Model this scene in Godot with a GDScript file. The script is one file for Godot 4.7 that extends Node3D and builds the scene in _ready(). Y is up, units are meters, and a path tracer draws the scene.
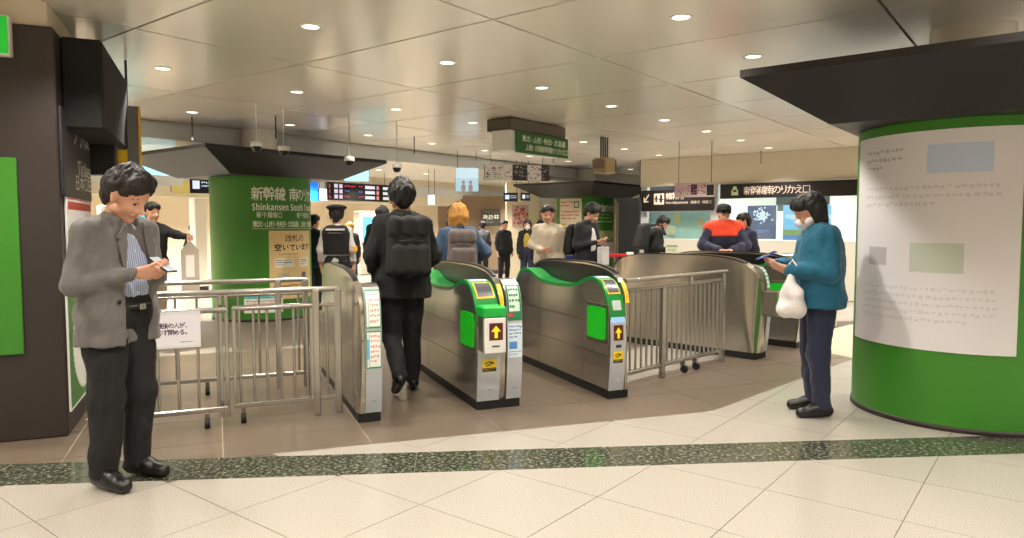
extends Node3D
# A station concourse with ticket gates. Metres, y up. Camera stands at the origin and looks along -z.
# Two floor frames are used: the hall grid (A runs 38 degrees to the right of the view, B across it) and the gate rows.
const HALL := 52.0          # rotation.y whose local x runs along A and local z along B
const CEIL := 2.9
const LOWC := 2.67
var M := {}
var used := {}
var GLYPH := {}
var noise_fine: NoiseTexture2D
var rng := RandomNumberGenerator.new()
var downlight_mesh := {}

func AB(a: float, b: float, y := 0.0) -> Vector3:
	return Vector3(0.6157 * a + 0.788 * b, y, -0.788 * a + 0.6157 * b)
func AB2(a: float, b: float) -> Vector2:
	return Vector2(0.6157 * a + 0.788 * b, -0.788 * a + 0.6157 * b)

# ---------------------------------------------------------------- naming
func numbered(called: String) -> String:
	if not used.has(called):
		used[called] = 0
		return called
	used[called] += 1
	return "%s_%03d" % [called, used[called]]
func thing(called: String, label: String, category: String, at := Vector3.ZERO, turn := 0.0, group := "") -> Node3D:
	var o := Node3D.new()
	o.name = numbered(called)
	add_child(o)
	o.position = at
	o.rotation_degrees.y = turn
	tag(o, label, category, group)
	return o
func tag(o: Node, label: String, category: String, group := "") -> void:
	o.set_meta("label", label)
	o.set_meta("category", category)
	if group != "":
		o.set_meta("group", group)
func setting(called: String, at := Vector3.ZERO, turn := 0.0) -> Node3D:
	var o := Node3D.new()
	o.name = called
	add_child(o)
	o.position = at
	o.rotation_degrees.y = turn
	o.set_meta("kind", "structure")
	return o
func part(parent: Node, called: String, mesh: Mesh, m: Material, at := Vector3.ZERO) -> MeshInstance3D:
	var o := MeshInstance3D.new()
	o.name = called
	o.mesh = mesh
	o.material_override = m
	parent.add_child(o, true)
	o.position = at
	return o

# ---------------------------------------------------------------- shapes
func begin(smooth := false) -> SurfaceTool:
	var st := SurfaceTool.new()
	st.begin(Mesh.PRIMITIVE_TRIANGLES)
	st.set_smooth_group(0 if smooth else -1)
	return st
func done(st: SurfaceTool) -> ArrayMesh:
	st.generate_normals()
	return st.commit()
func tri(st: SurfaceTool, a: Vector3, b: Vector3, c: Vector3, flip := false) -> void:   # counter-clockwise seen from outside
	st.add_vertex(a)
	st.add_vertex(b if flip else c)
	st.add_vertex(c if flip else b)
func tri_out(st: SurfaceTool, a: Vector3, b: Vector3, c: Vector3, mid: Vector3) -> void:
	tri(st, a, b, c, (b - a).cross(c - a).dot((a + b + c) / 3.0 - mid) < 0.0)
func add_box(st: SurfaceTool, c: Vector3, s: Vector3, bev := 0.004, T := Transform3D()) -> void:
	var h := s * 0.5
	var b := minf(bev, minf(h.x, minf(h.y, h.z)) * 0.6)
	var mid := T * c
	var P := {}
	for sx in [-1, 1]:
		for sy in [-1, 1]:
			for sz in [-1, 1]:
				var g := Vector3(sx, sy, sz)
				for k in 3:
					var q := h - Vector3(b, b, b)
					q[k] = h[k]
					P[[sx, sy, sz, k]] = T * (c + g * q)
	for k in 3:
		var i := (k + 1) % 3
		var j := (k + 2) % 3
		for s0 in [-1, 1]:
			var q := []
			for w in [[-1, -1], [1, -1], [1, 1], [-1, 1]]:
				var key := [0, 0, 0, k]
				key[k] = s0
				key[i] = w[0]
				key[j] = w[1]
				q.append(P[key])
			tri_out(st, q[0], q[1], q[2], mid)
			tri_out(st, q[0], q[2], q[3], mid)
			for s1 in [-1, 1]:
				var e := []
				for w in [[-1, i], [1, i], [1, j], [-1, j]]:
					var key := [0, 0, 0, w[1]]
					key[i] = s0
					key[j] = s1
					key[k] = w[0]
					e.append(P[key])
				tri_out(st, e[0], e[1], e[2], mid)
				tri_out(st, e[0], e[2], e[3], mid)
	for sx in [-1, 1]:
		for sy in [-1, 1]:
			for sz in [-1, 1]:
				tri_out(st, P[[sx, sy, sz, 0]], P[[sx, sy, sz, 1]], P[[sx, sy, sz, 2]], mid)
func box_mesh(s: Vector3, bev := 0.004, c := Vector3.ZERO) -> ArrayMesh:
	var st := begin()
	add_box(st, c, s, bev)
	return done(st)
func add_tube(st: SurfaceTool, pts: Array, rad, sides := 10) -> void:
	var rings := []
	var up := Vector3(0.137, 0.91, 0.39).normalized()
	for i in pts.size():
		var d: Vector3 = (pts[mini(i + 1, pts.size() - 1)] - pts[maxi(i - 1, 0)]).normalized()
		var u := d.cross(up).normalized()
		if absf(d.dot(up)) > 0.97:
			u = d.cross(Vector3(0.9, 0.1, -0.4)).normalized()
		var v := u.cross(d).normalized()
		var r: float = rad[i] if rad is Array else rad
		var ring := []
		for k in sides:
			var t := TAU * k / sides
			ring.append(pts[i] + (u * cos(t) + v * sin(t)) * r)
		rings.append(ring)
	for i in pts.size() - 1:
		var mid: Vector3 = (pts[i] + pts[i + 1]) * 0.5
		for k in sides:
			var n := (k + 1) % sides
			tri_out(st, rings[i][k], rings[i + 1][k], rings[i + 1][n], mid)
			tri_out(st, rings[i][k], rings[i + 1][n], rings[i][n], mid)
	var far: Vector3 = pts[pts.size() - 1]
	var away: Vector3 = (pts[0] + far) * 0.5
	st.set_smooth_group(-1)
	for k in sides:
		var n := (k + 1) % sides
		tri_out(st, pts[0], rings[0][k], rings[0][n], away)
		tri_out(st, far, rings[-1][k], rings[-1][n], away)
	st.set_smooth_group(0)
func tube_mesh(pts: Array, rad, sides := 10) -> ArrayMesh:
	var st := begin(true)
	add_tube(st, pts, rad, sides)
	return done(st)
func lathe_mesh(prof: Array, sides := 32, squash := 1.0) -> ArrayMesh:   # prof: Vector2(radius, y) from bottom to top
	var st := begin(true)
	for i in prof.size() - 1:
		for k in sides:
			var q := []
			for w in [[i, k], [i, k + 1], [i + 1, k + 1], [i + 1, k]]:
				var t: float = TAU * w[1] / sides
				var p: Vector2 = prof[w[0]]
				q.append(Vector3(p.x * cos(t), p.y, p.x * sin(t) * squash))
			if prof[i].x > 0.0001:
				tri(st, q[0], q[2], q[1])
			if prof[i + 1].x > 0.0001:
				tri(st, q[0], q[3], q[2])
	return done(st)
func add_prism(st: SurfaceTool, poly: PackedVector2Array, d0: float, d1: float, T := Transform3D(), smooth_sides := false) -> void:
	var P := PackedVector2Array(poly)
	if Geometry2D.is_polygon_clockwise(P):
		P.reverse()
	var flip := T.basis.determinant() < 0.0
	var idx := Geometry2D.triangulate_polygon(P)
	st.set_smooth_group(-1)
	for k in range(0, idx.size(), 3):
		var a := P[idx[k]]
		var b := P[idx[k + 1]]
		var c := P[idx[k + 2]]
		if (b - a).cross(c - a) < 0.0:
			var w := b
			b = c
			c = w
		tri(st, T * Vector3(a.x, a.y, d1), T * Vector3(b.x, b.y, d1), T * Vector3(c.x, c.y, d1), flip)
		tri(st, T * Vector3(a.x, a.y, d0), T * Vector3(c.x, c.y, d0), T * Vector3(b.x, b.y, d0), flip)
	if smooth_sides:
		st.set_smooth_group(1)
	for k in P.size():
		var a := P[k]
		var b := P[(k + 1) % P.size()]
		var a0 := T * Vector3(a.x, a.y, d0)
		var b0 := T * Vector3(b.x, b.y, d0)
		var b1 := T * Vector3(b.x, b.y, d1)
		var a1 := T * Vector3(a.x, a.y, d1)
		tri(st, a0, b0, b1, flip)
		tri(st, a0, b1, a1, flip)
func prism_mesh(poly: PackedVector2Array, d0: float, d1: float, T := Transform3D(), smooth_sides := false) -> ArrayMesh:
	var st := begin()
	add_prism(st, poly, d0, d1, T, smooth_sides)
	return done(st)
const FLAT := Transform3D(Basis(Vector3(1, 0, 0), Vector3(0, 0, 1), Vector3(0, 1, 0)), Vector3.ZERO)      # polygon in x,z; extruded in y
const SIDE := Transform3D(Basis(Vector3(0, 0, 1), Vector3(0, 1, 0), Vector3(1, 0, 0)), Vector3.ZERO)      # polygon in z,y; extruded in x
func smooth_line(ctrl: Array, steps := 5) -> PackedVector2Array:
	var out := PackedVector2Array()
	for i in ctrl.size() - 1:
		var p0: Vector2 = ctrl[maxi(i - 1, 0)]
		var p3: Vector2 = ctrl[mini(i + 2, ctrl.size() - 1)]
		for k in steps:
			out.append(ctrl[i].cubic_interpolate(ctrl[i + 1], p0, p3, float(k) / steps))
	out.append(ctrl[-1])
	return out
# a printed or glossy sheet: grid of points with UV, given by a function of (u, v)
func sheet_mesh(f: Callable, nu: int, nv: int) -> ArrayMesh:
	var st := begin(true)
	for j in nv:
		for i in nu:
			var c := []
			for w in [[i, j], [i + 1, j], [i + 1, j + 1], [i, j + 1]]:
				c.append(Vector2(float(w[0]) / nu, float(w[1]) / nv))
			for k in [0, 1, 2, 0, 2, 3]:
				st.set_uv(c[k])
				st.add_vertex(f.call(c[k].x, c[k].y))
	st.generate_normals()
	return st.commit()
func arc_sheet(r: float, a0: float, a1: float, y0: float, y1: float) -> ArrayMesh:   # on a round column; angle from +z towards +x
	return sheet_mesh(func(u, v): return Vector3(r * sin(lerpf(a0, a1, u)), lerpf(y1, y0, v), r * cos(lerpf(a0, a1, u))), 20, 1)
# a flat print with thickness: board part and the printed face in front of it (facing +z)
func board(parent: Node, called: String, at: Vector3, w: float, h: float, face: Material, edge: Material, thick := 0.02) -> MeshInstance3D:
	var b := part(parent, called, box_mesh(Vector3(w, h, thick), 0.003), edge, at)
	var st := begin()
	var z := thick * 0.5 + 0.0015
	var q := [Vector3(-w / 2 + 0.004, h / 2 - 0.004, z), Vector3(w / 2 - 0.004, h / 2 - 0.004, z), Vector3(w / 2 - 0.004, -h / 2 + 0.004, z), Vector3(-w / 2 + 0.004, -h / 2 + 0.004, z)]
	var uv := [Vector2(0, 0), Vector2(1, 0), Vector2(1, 1), Vector2(0, 1)]
	for k in [0, 1, 2, 0, 2, 3]:
		st.set_uv(uv[k])
		st.add_vertex(q[k])
	part(b, "face", done(st), face)
	return b

# ---------------------------------------------------------------- materials
func mat(key: String, c: Color, rough := 0.6, metal := 0.0) -> StandardMaterial3D:
	if M.has(key):
		return M[key]
	var m := StandardMaterial3D.new()
	m.resource_name = key
	m.albedo_color = c
	m.roughness = rough
	m.metallic = metal
	M[key] = m
	return m
func noise_tex(freq: float, lo: Color, hi: Color, oct := 4, sd := 1, size := 512) -> NoiseTexture2D:
	var n := FastNoiseLite.new()
	n.seed = sd
	n.noise_type = FastNoiseLite.TYPE_SIMPLEX_SMOOTH
	n.frequency = freq
	n.fractal_octaves = oct
	var t := NoiseTexture2D.new()
	t.width = size
	t.height = size
	t.seamless = true
	t.noise = n
	var g := Gradient.new()
	g.set_color(0, lo)
	g.set_color(1, hi)
	t.color_ramp = g
	return t
func triplanar(m: StandardMaterial3D, scale: Vector3, world := false) -> void:
	m.uv1_triplanar = true
	m.uv1_world_triplanar = world
	m.uv1_scale = scale
func granite(key: String, lo: Color, mid: Color, hi: Color, freq: float, rough: float, sd: int, cellular := false) -> StandardMaterial3D:
	var m := mat(key, Color.WHITE, rough)
	var t := noise_tex(freq, lo, hi, 3, sd, 512)
	if cellular:
		t.noise.noise_type = FastNoiseLite.TYPE_CELLULAR
		t.noise.cellular_return_type = FastNoiseLite.RETURN_CELL_VALUE
	t.color_ramp.add_point(0.5, mid)
	m.albedo_texture = t
	triplanar(m, Vector3(1.4, 1.4, 1.4), true)
	return m
func cloth(key: String, c: Color, weave := 0.25) -> StandardMaterial3D:
	var m := mat(key, Color.WHITE, 0.85)
	m.albedo_texture = noise_tex(0.06, c.darkened(0.14), c.lightened(0.05), 4, key.hash() % 97, 128)
	triplanar(m, Vector3(14, 14, 14))
	if weave > 0.0:
		m.rim_enabled = true
		m.rim = weave
		m.rim_tint = 0.6
	return m
func steel(key: String, c: Color, rough := 0.34, vertical := true) -> StandardMaterial3D:
	var m := mat(key, c, rough, 0.92)
	var t := noise_tex(0.035, Color(0.88, 0.88, 0.88), Color(1, 1, 1), 4, key.hash() % 89, 256)
	m.roughness_texture = t
	m.albedo_texture = noise_tex(0.05, Color(0.965, 0.962, 0.96), Color(1, 1, 1), 4, key.hash() % 83, 256)
	triplanar(m, Vector3(6, 0.35, 6) if vertical else Vector3(0.4, 9, 0.4))
	return m
func print_mat(key: String, im: Image, rough := 0.45, glow := 0.0) -> StandardMaterial3D:
	var m := mat(key, Color.WHITE, rough)
	m.albedo_texture = ImageTexture.create_from_image(im)
	m.texture_repeat = false
	if glow > 0.0:
		m.albedo_color = Color(0.05, 0.05, 0.05)
		m.emission_enabled = true
		m.emission = Color.WHITE
		m.emission_operator = BaseMaterial3D.EMISSION_OP_MULTIPLY
		m.emission_texture = m.albedo_texture
		m.emission_energy_multiplier = glow
	return m
func glow_mat(key: String, c: Color, e: float) -> StandardMaterial3D:
	var m := mat(key, c, 0.5)
	m.emission_enabled = true
	m.emission = c
	m.emission_energy_multiplier = e
	return m

# ---------------------------------------------------------------- print
func page(w: int, h: int, c: Color) -> Image:
	var im := Image.create(w, h, false, Image.FORMAT_RGBA8)
	im.fill(c)
	return im
func stroke(im: Image, a: Vector2, b: Vector2, r: float, c: Color) -> void:
	var x0 := maxi(0, int(minf(a.x, b.x) - r - 1))
	var x1 := mini(im.get_width() - 1, int(maxf(a.x, b.x) + r + 1))
	var y0 := maxi(0, int(minf(a.y, b.y) - r - 1))
	var y1 := mini(im.get_height() - 1, int(maxf(a.y, b.y) + r + 1))
	var d := b - a
	var l := maxf(d.length_squared(), 0.0001)
	for y in range(y0, y1 + 1):
		for x in range(x0, x1 + 1):
			var p := Vector2(x + 0.5, y + 0.5) - a
			var k := clampf(r + 0.5 - (p - d * clampf(p.dot(d) / l, 0, 1)).length(), 0, 1)
			if k > 0.0:
				im.set_pixel(x, y, im.get_pixel(x, y).lerp(c, k))
func jtext(im: Image, s: String, x: float, y: float, size: float, c: Color, bold := 0.055, pitch := 1.1) -> void:
	var at := x
	for ch in s:
		if GLYPH.has(ch):
			for line in GLYPH[ch]:
				for k in range(0, line.size() - 2, 2):
					stroke(im, Vector2(at + line[k] * size / 20.0, y + line[k + 1] * size / 20.0), Vector2(at + line[k + 2] * size / 20.0, y + line[k + 3] * size / 20.0), size * bold, c)
		at += size * pitch * (0.6 if ch == "・" else 1.0)
func ltext(im: Image, s: String, x: float, y: float, size: float, c: Color, squeeze := 1.0) -> void:   # Latin letters, rasterised from a TextMesh
	var tm := TextMesh.new()
	var f := SystemFont.new()
	f.font_names = PackedStringArray(["Droid Sans"])
	f.font_weight = 700
	tm.font = f
	tm.font_size = 64
	tm.pixel_size = 1.0 / 64.0
	tm.depth = 0.0
	tm.text = s
	tm.horizontal_alignment = HORIZONTAL_ALIGNMENT_LEFT
	var arr := tm.get_mesh_arrays()
	var v: PackedVector3Array = arr[Mesh.ARRAY_VERTEX]
	var ix = arr[Mesh.ARRAY_INDEX]
	var n: int = ix.size() if ix != null and ix.size() > 0 else v.size()
	for k in range(0, n, 3):
		var q := []
		for j in 3:
			var p: Vector3 = v[ix[k + j]] if ix != null and ix.size() > 0 else v[k + j]
			q.append(Vector2(x + p.x * size * squeeze, y + size * 0.5 - p.y * size))
		var x0 := maxi(0, int(minf(q[0].x, minf(q[1].x, q[2].x))))
		var x1 := mini(im.get_width() - 1, int(maxf(q[0].x, maxf(q[1].x, q[2].x))) + 1)
		var y0 := maxi(0, int(minf(q[0].y, minf(q[1].y, q[2].y))))
		var y1 := mini(im.get_height() - 1, int(maxf(q[0].y, maxf(q[1].y, q[2].y))) + 1)
		for yy in range(y0, y1 + 1):
			for xx in range(x0, x1 + 1):
				if Geometry2D.point_is_inside_triangle(Vector2(xx + 0.5, yy + 0.5), q[0], q[1], q[2]):
					im.set_pixel(xx, yy, c)
func rect(im: Image, x: int, y: int, w: int, h: int, c: Color) -> void:
	im.fill_rect(Rect2i(x, y, w, h), c)
func fine_print(im: Image, x: int, y: int, w: int, h: int, rows: int, c: Color, sd := 1) -> void:   # text too small to read in the photograph
	var r := RandomNumberGenerator.new()
	r.seed = sd
	var rh := float(h) / rows
	for k in rows:
		var at := float(x)
		var stop := x + w * (1.0 if k < rows - 1 else r.randf_range(0.4, 0.9))
		while at < stop - 2:
			var l := rh * r.randf_range(0.35, 0.62)
			im.fill_rect(Rect2i(int(at), int(y + k * rh + rh * r.randf_range(0.08, 0.25)), maxi(1, int(l)), maxi(1, int(rh * r.randf_range(0.25, 0.5)))), c)
			at += l + rh * r.randf_range(0.08, 0.3)
func make_glyphs() -> void:
	GLYPH = {
		"新": [[5,0,5,3],[0,3,10,3],[2,4,3,7],[8,4,7,7],[0,8,10,8],[0,12,10,12],[5,8,5,20],[5,12,0,18],[5,12,10,17],[19,1,12,3,12,12,10,20],[12,8,20,8],[17,8,17,20]],
		"幹": [[5,0,5,4],[0,2,10,2],[1,5,9,5,9,12,1,12,1,5],[1,8,9,8],[0,15,10,15],[5,12,5,20],[15,0,10,7],[15,0,20,7],[12,9,18,9],[11,13,20,13],[15,9,15,20]],
		"線": [[5,0,1,5,5,6],[7,3,1,10,8,10],[4,10,4,20],[1,13,0,18],[7,13,8,17],[15,0,13,3],[10,3,19,3,19,10,10,10,10,3],[10,6,19,6],[15,10,15,20,13,19],[9,13,13,13,9,19],[19,11,15,15,20,20]],
		"南": [[10,0,10,6],[1,3,19,3],[2,20,2,7,18,7,18,20,16,19],[7,8,8,11],[13,8,12,11],[5,12,15,12],[5,16,15,16],[10,12,10,20]],
		"の": [[10,4,8,12,5,16,2,14,2,9,6,4,11,3,17,6,18,11,16,16,11,18]],
		"り": [[5,2,5,11,7,8],[14,1,15,10,13,16,8,20]],
		"か": [[1,6,12,6,13,9,12,17,9,19],[7,1,5,12,1,19],[15,5,19,11]],
		"え": [[7,1,13,3],[4,7,15,7,3,19,9,13,12,18,18,18]],
		"口": [[3,3,17,3,17,18,3,18,3,3]],
		"精": [[5,0,5,20],[0,8,10,8],[1,2,3,6],[9,2,7,6],[5,9,0,16],[5,9,10,14],[11,2,20,2],[12,5,19,5],[11,8,20,8],[15,0,15,8],[12,20,12,11,19,11,19,20],[12,14,19,14],[12,17,19,17]],
		"算": [[4,0,1,4],[3,2,9,2],[13,0,11,4],[12,2,19,2],[4,5,16,5,16,13,4,13,4,5],[4,8,16,8],[4,10,16,10],[0,15,20,15],[6,13,5,20],[14,13,14,20]],
		"所": [[1,2,10,2],[2,5,9,5,9,10,2,10],[2,5,2,14,0,20],[19,1,13,3,13,12,11,20],[13,8,20,8],[17,8,17,20]],
		"東": [[1,3,19,3],[4,6,16,6,16,13,4,13,4,6],[4,9,16,9],[10,0,10,20],[9,13,1,19],[11,13,19,19]],
		"北": [[7,1,7,19],[1,7,7,7],[0,17,7,14],[12,1,12,17,19,17,19,14],[19,4,12,9]],
		"山": [[10,1,10,18],[2,7,2,18,18,18],[18,7,18,18]],
		"形": [[0,3,11,3],[0,9,11,9],[4,3,4,11,1,19],[8,3,8,20],[19,1,13,6],[19,7,13,12],[20,13,12,20]],
		"秋": [[8,1,1,4],[0,7,10,7],[5,3,5,20],[5,8,0,15],[5,8,9,13],[15,1,15,9,11,20],[15,9,20,20],[12,6,12,10],[19,5,17,9]],
		"田": [[2,3,18,3,18,18,2,18,2,3],[2,10,18,10],[10,3,10,18]],
		"海": [[1,2,4,4],[0,8,3,10],[1,19,4,13],[9,0,6,6],[8,3,19,3],[8,7,18,7,17,19,7,19,8,7],[5,13,20,13],[12,8,12,18]],
		"道": [[1,2,4,5],[0,9,4,9,4,16,0,19],[4,17,10,19,20,19],[9,0,10,3],[16,0,14,3],[6,4,20,4],[8,7,18,7,18,16,8,16,8,7],[8,10,18,10],[8,13,18,13]],
		"上": [[10,1,10,18],[10,8,17,8],[1,18,19,18]],
		"越": [[5,0,5,9],[1,4,9,4],[0,9,10,9],[5,9,5,16],[5,12,9,12],[2,12,0,18,8,18,20,20],[11,5,20,5],[11,5,11,14,14,12],[15,1,16,10,20,15],[19,8,14,15]],
		"陸": [[1,1,1,20],[1,1,6,1,4,6,6,10,3,12],[13,0,13,8],[9,3,18,3],[7,8,20,8],[12,8,8,12],[15,8,18,12],[9,14,18,14],[13,11,13,19],[7,19,20,19]],
		"干": [[3,3,17,3],[1,10,19,10],[10,3,10,20]],
		"本": [[1,5,19,5],[10,0,10,20],[10,5,1,15],[10,5,19,15],[6,15,14,15]],
		"日": [[4,2,16,2,16,19,4,19,4,2],[4,10,16,10]],
		"う": [[7,1,13,3],[4,8,11,6,15,9,14,14,8,20]],
		"ば": [[3,1,3,19],[8,6,18,6],[13,2,13,16,10,18,8,16,11,14,18,18],[17,0,18,3],[20,0,20,2]],
		"最": [[4,1,16,1,16,7,4,7,4,1],[4,4,16,4],[0,9,20,9],[3,9,3,17],[8,9,8,19],[3,12,8,12],[3,15,8,15],[0,18,9,16],[11,11,19,11,11,20],[12,12,20,20]],
		"後": [[5,0,0,5],[6,5,0,11],[4,9,4,20],[13,0,9,5,14,5],[17,2,9,9,17,9],[12,10,8,15],[11,12,18,12,8,20],[11,14,19,20]],
		"人": [[10,1,9,9,1,19],[10,8,19,19]],
		"が": [[1,6,11,6,12,9,11,17,8,19],[6,1,5,12,1,19],[14,6,17,11],[16,1,18,4],[19,0,20,3]],
		"必": [[5,2,9,5],[3,8,2,14],[7,6,7,18,14,18,15,14],[16,1,1,19],[17,8,19,13]],
		"ず": [[1,4,19,4],[11,0,11,12,8,14,7,10,11,9,11,14,8,20],[16,0,17,2],[19,0,20,2]],
		"閉": [[1,20,1,1,8,1,8,8,1,8],[1,4,8,4],[19,20,19,1,12,1,12,8,19,8],[12,4,19,4],[5,12,15,12],[11,9,11,19,9,18],[10,12,5,17]],
		"め": [[4,4,8,15],[12,2,10,11,5,17,2,14,5,8,12,6,18,10,16,17,11,19]],
		"る": [[5,2,14,2,4,11,12,8,17,12,14,18,8,19,8,15,12,16]],
		"。": [[3,15,6,15,6,18,3,18,3,15]],
		"、": [[3,15,6,18]],
		"・": [[4,10,7,10]],
		"改": [[1,3,9,3,9,9,2,9,2,18,9,15],[14,0,11,7],[12,5,20,5],[18,5,16,13,10,20],[12,8,15,14,20,20]],
		"札": [[0,5,10,5],[5,0,5,20],[5,6,0,14],[5,6,10,12],[13,0,13,18,20,18,20,14]],
		"空": [[10,0,10,3],[1,7,1,3,19,3,19,7],[7,4,6,8,2,10],[12,4,12,8,17,9],[4,12,16,12],[10,12,10,19],[2,19,18,19]],
		"い": [[3,4,3,13,6,18,8,14],[15,5,18,13]],
		"て": [[2,4,18,4,10,8,8,14,11,18,15,19]],
		"ま": [[3,4,17,4],[3,9,17,9],[10,0,10,15,7,18,4,16,7,14,16,18]],
		"す": [[1,4,19,4],[11,0,11,12,8,14,7,10,11,9,11,14,8,20]],
	}

func _ready() -> void:
	# ---- camera, sky, lamps' strength, exposure
	var cam := Camera3D.new()
	cam.name = "camera"
	add_child(cam)
	cam.position = Vector3(0, 1.42, 0)
	cam.rotation_degrees = Vector3(-3.485, 0, 0)
	cam.fov = 41.72
	cam.near = 0.05
	cam.far = 100.0
	cam.current = true
	var env := Environment.new()
	env.background_mode = Environment.BG_COLOR
	env.background_color = Color(0.02, 0.02, 0.02)
	env.tonemap_mode = Environment.TONE_MAPPER_LINEAR
	env.tonemap_exposure = 1.16
	env.sdfgi_enabled = true
	env.ssao_enabled = true
	env.ssil_enabled = true
	var we := WorldEnvironment.new()
	we.name = "environment"
	we.environment = env
	add_child(we)
	rng.seed = 7
	make_glyphs()
	materials()
	build_floor()
	build_ceiling()
	build_walls()
	build_columns()
	build_downlights()
	build_ticket_office()
	build_gates()
	build_fences()
	build_pillar_and_signs()
	build_background()
	build_people()

func materials() -> void:
	granite("cream_granite", Color(0.49, 0.465, 0.43), Color(0.615, 0.59, 0.55), Color(0.70, 0.68, 0.645), 0.16, 0.22, 3)
	granite("taupe_tile", Color(0.345, 0.305, 0.26), Color(0.40, 0.352, 0.30), Color(0.45, 0.40, 0.345), 0.12, 0.3, 5)
	granite("green_granite", Color(0.03, 0.035, 0.025), Color(0.27, 0.28, 0.23), Color(0.62, 0.63, 0.56), 0.045, 0.14, 8)
	M["green_granite"].albedo_texture.noise.fractal_octaves = 6
	M["green_granite"].albedo_texture.noise.fractal_gain = 0.68
	M["green_granite"].uv1_scale = Vector3(1.15, 1.15, 1.15)
	M["green_granite"].albedo_texture.noise.domain_warp_enabled = true
	M["green_granite"].albedo_texture.noise.domain_warp_amplitude = 12.0
	M["green_granite"].albedo_texture.noise.domain_warp_frequency = 0.03
	mat("joint", Color(0.33, 0.29, 0.24), 0.8)
	mat("bright_joint", Color(0.74, 0.68, 0.58), 0.5)
	mat("ceiling_panel", Color(0.90, 0.875, 0.825), 0.2)
	M["ceiling_panel"].metallic_specular = 0.55
	mat("ceiling_gap", Color(0.16, 0.14, 0.12), 0.9)
	mat("fascia", Color(0.80, 0.81, 0.82), 0.25)
	mat("wall_beige", Color(0.83, 0.785, 0.70), 0.6)
	mat("wall_warm", Color(0.90, 0.84, 0.73), 0.6)
	mat("wall_brown", Color(0.45, 0.38, 0.30), 0.6)
	mat("white_wall", Color(0.87, 0.85, 0.80), 0.5)
	mat("dark_brown", Color(0.185, 0.155, 0.145), 0.5)
	mat("canopy_brown", Color(0.075, 0.066, 0.06), 0.5)
	mat("black", Color(0.03, 0.03, 0.033), 0.35)
	mat("black_matte", Color(0.045, 0.043, 0.043), 0.8)
	mat("rubber", Color(0.03, 0.03, 0.03), 0.7)
	mat("column_green", Color(0.22, 0.50, 0.13), 0.4)
	mat("gate_green", Color(0.06, 0.50, 0.20), 0.3)
	mat("flap_green", Color(0.05, 0.72, 0.10), 0.35)
	mat("front_grey", Color(0.72, 0.74, 0.76), 0.28, 0.35)
	mat("white_plastic", Color(0.86, 0.86, 0.84), 0.35)
	mat("yellow", Color(0.93, 0.76, 0.06), 0.45)
	mat("grey_plastic", Color(0.45, 0.45, 0.45), 0.45)
	mat("dark_grey", Color(0.16, 0.16, 0.17), 0.5)
	steel("steel", Color(0.72, 0.70, 0.665), 0.22)
	steel("steel_dark", Color(0.54, 0.52, 0.49), 0.32)
	mat("rail_steel", Color(0.70, 0.69, 0.67), 0.24, 0.92)
	glow_mat("lamp_lens", Color(1.0, 0.95, 0.86), 3.0)
	var g := mat("pane", Color(0.75, 0.92, 0.92, 0.07), 0.05)
	g.transparency = BaseMaterial3D.TRANSPARENCY_ALPHA
	var cy := glow_mat("screen_cyan", Color(0.35, 0.78, 0.85), 0.9)
	cy.roughness = 0.3
	glow_mat("screen_blue", Color(0.08, 0.42, 0.85), 0.9)
	glow_mat("screen_white", Color(0.85, 0.93, 1.0), 1.1)

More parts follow.
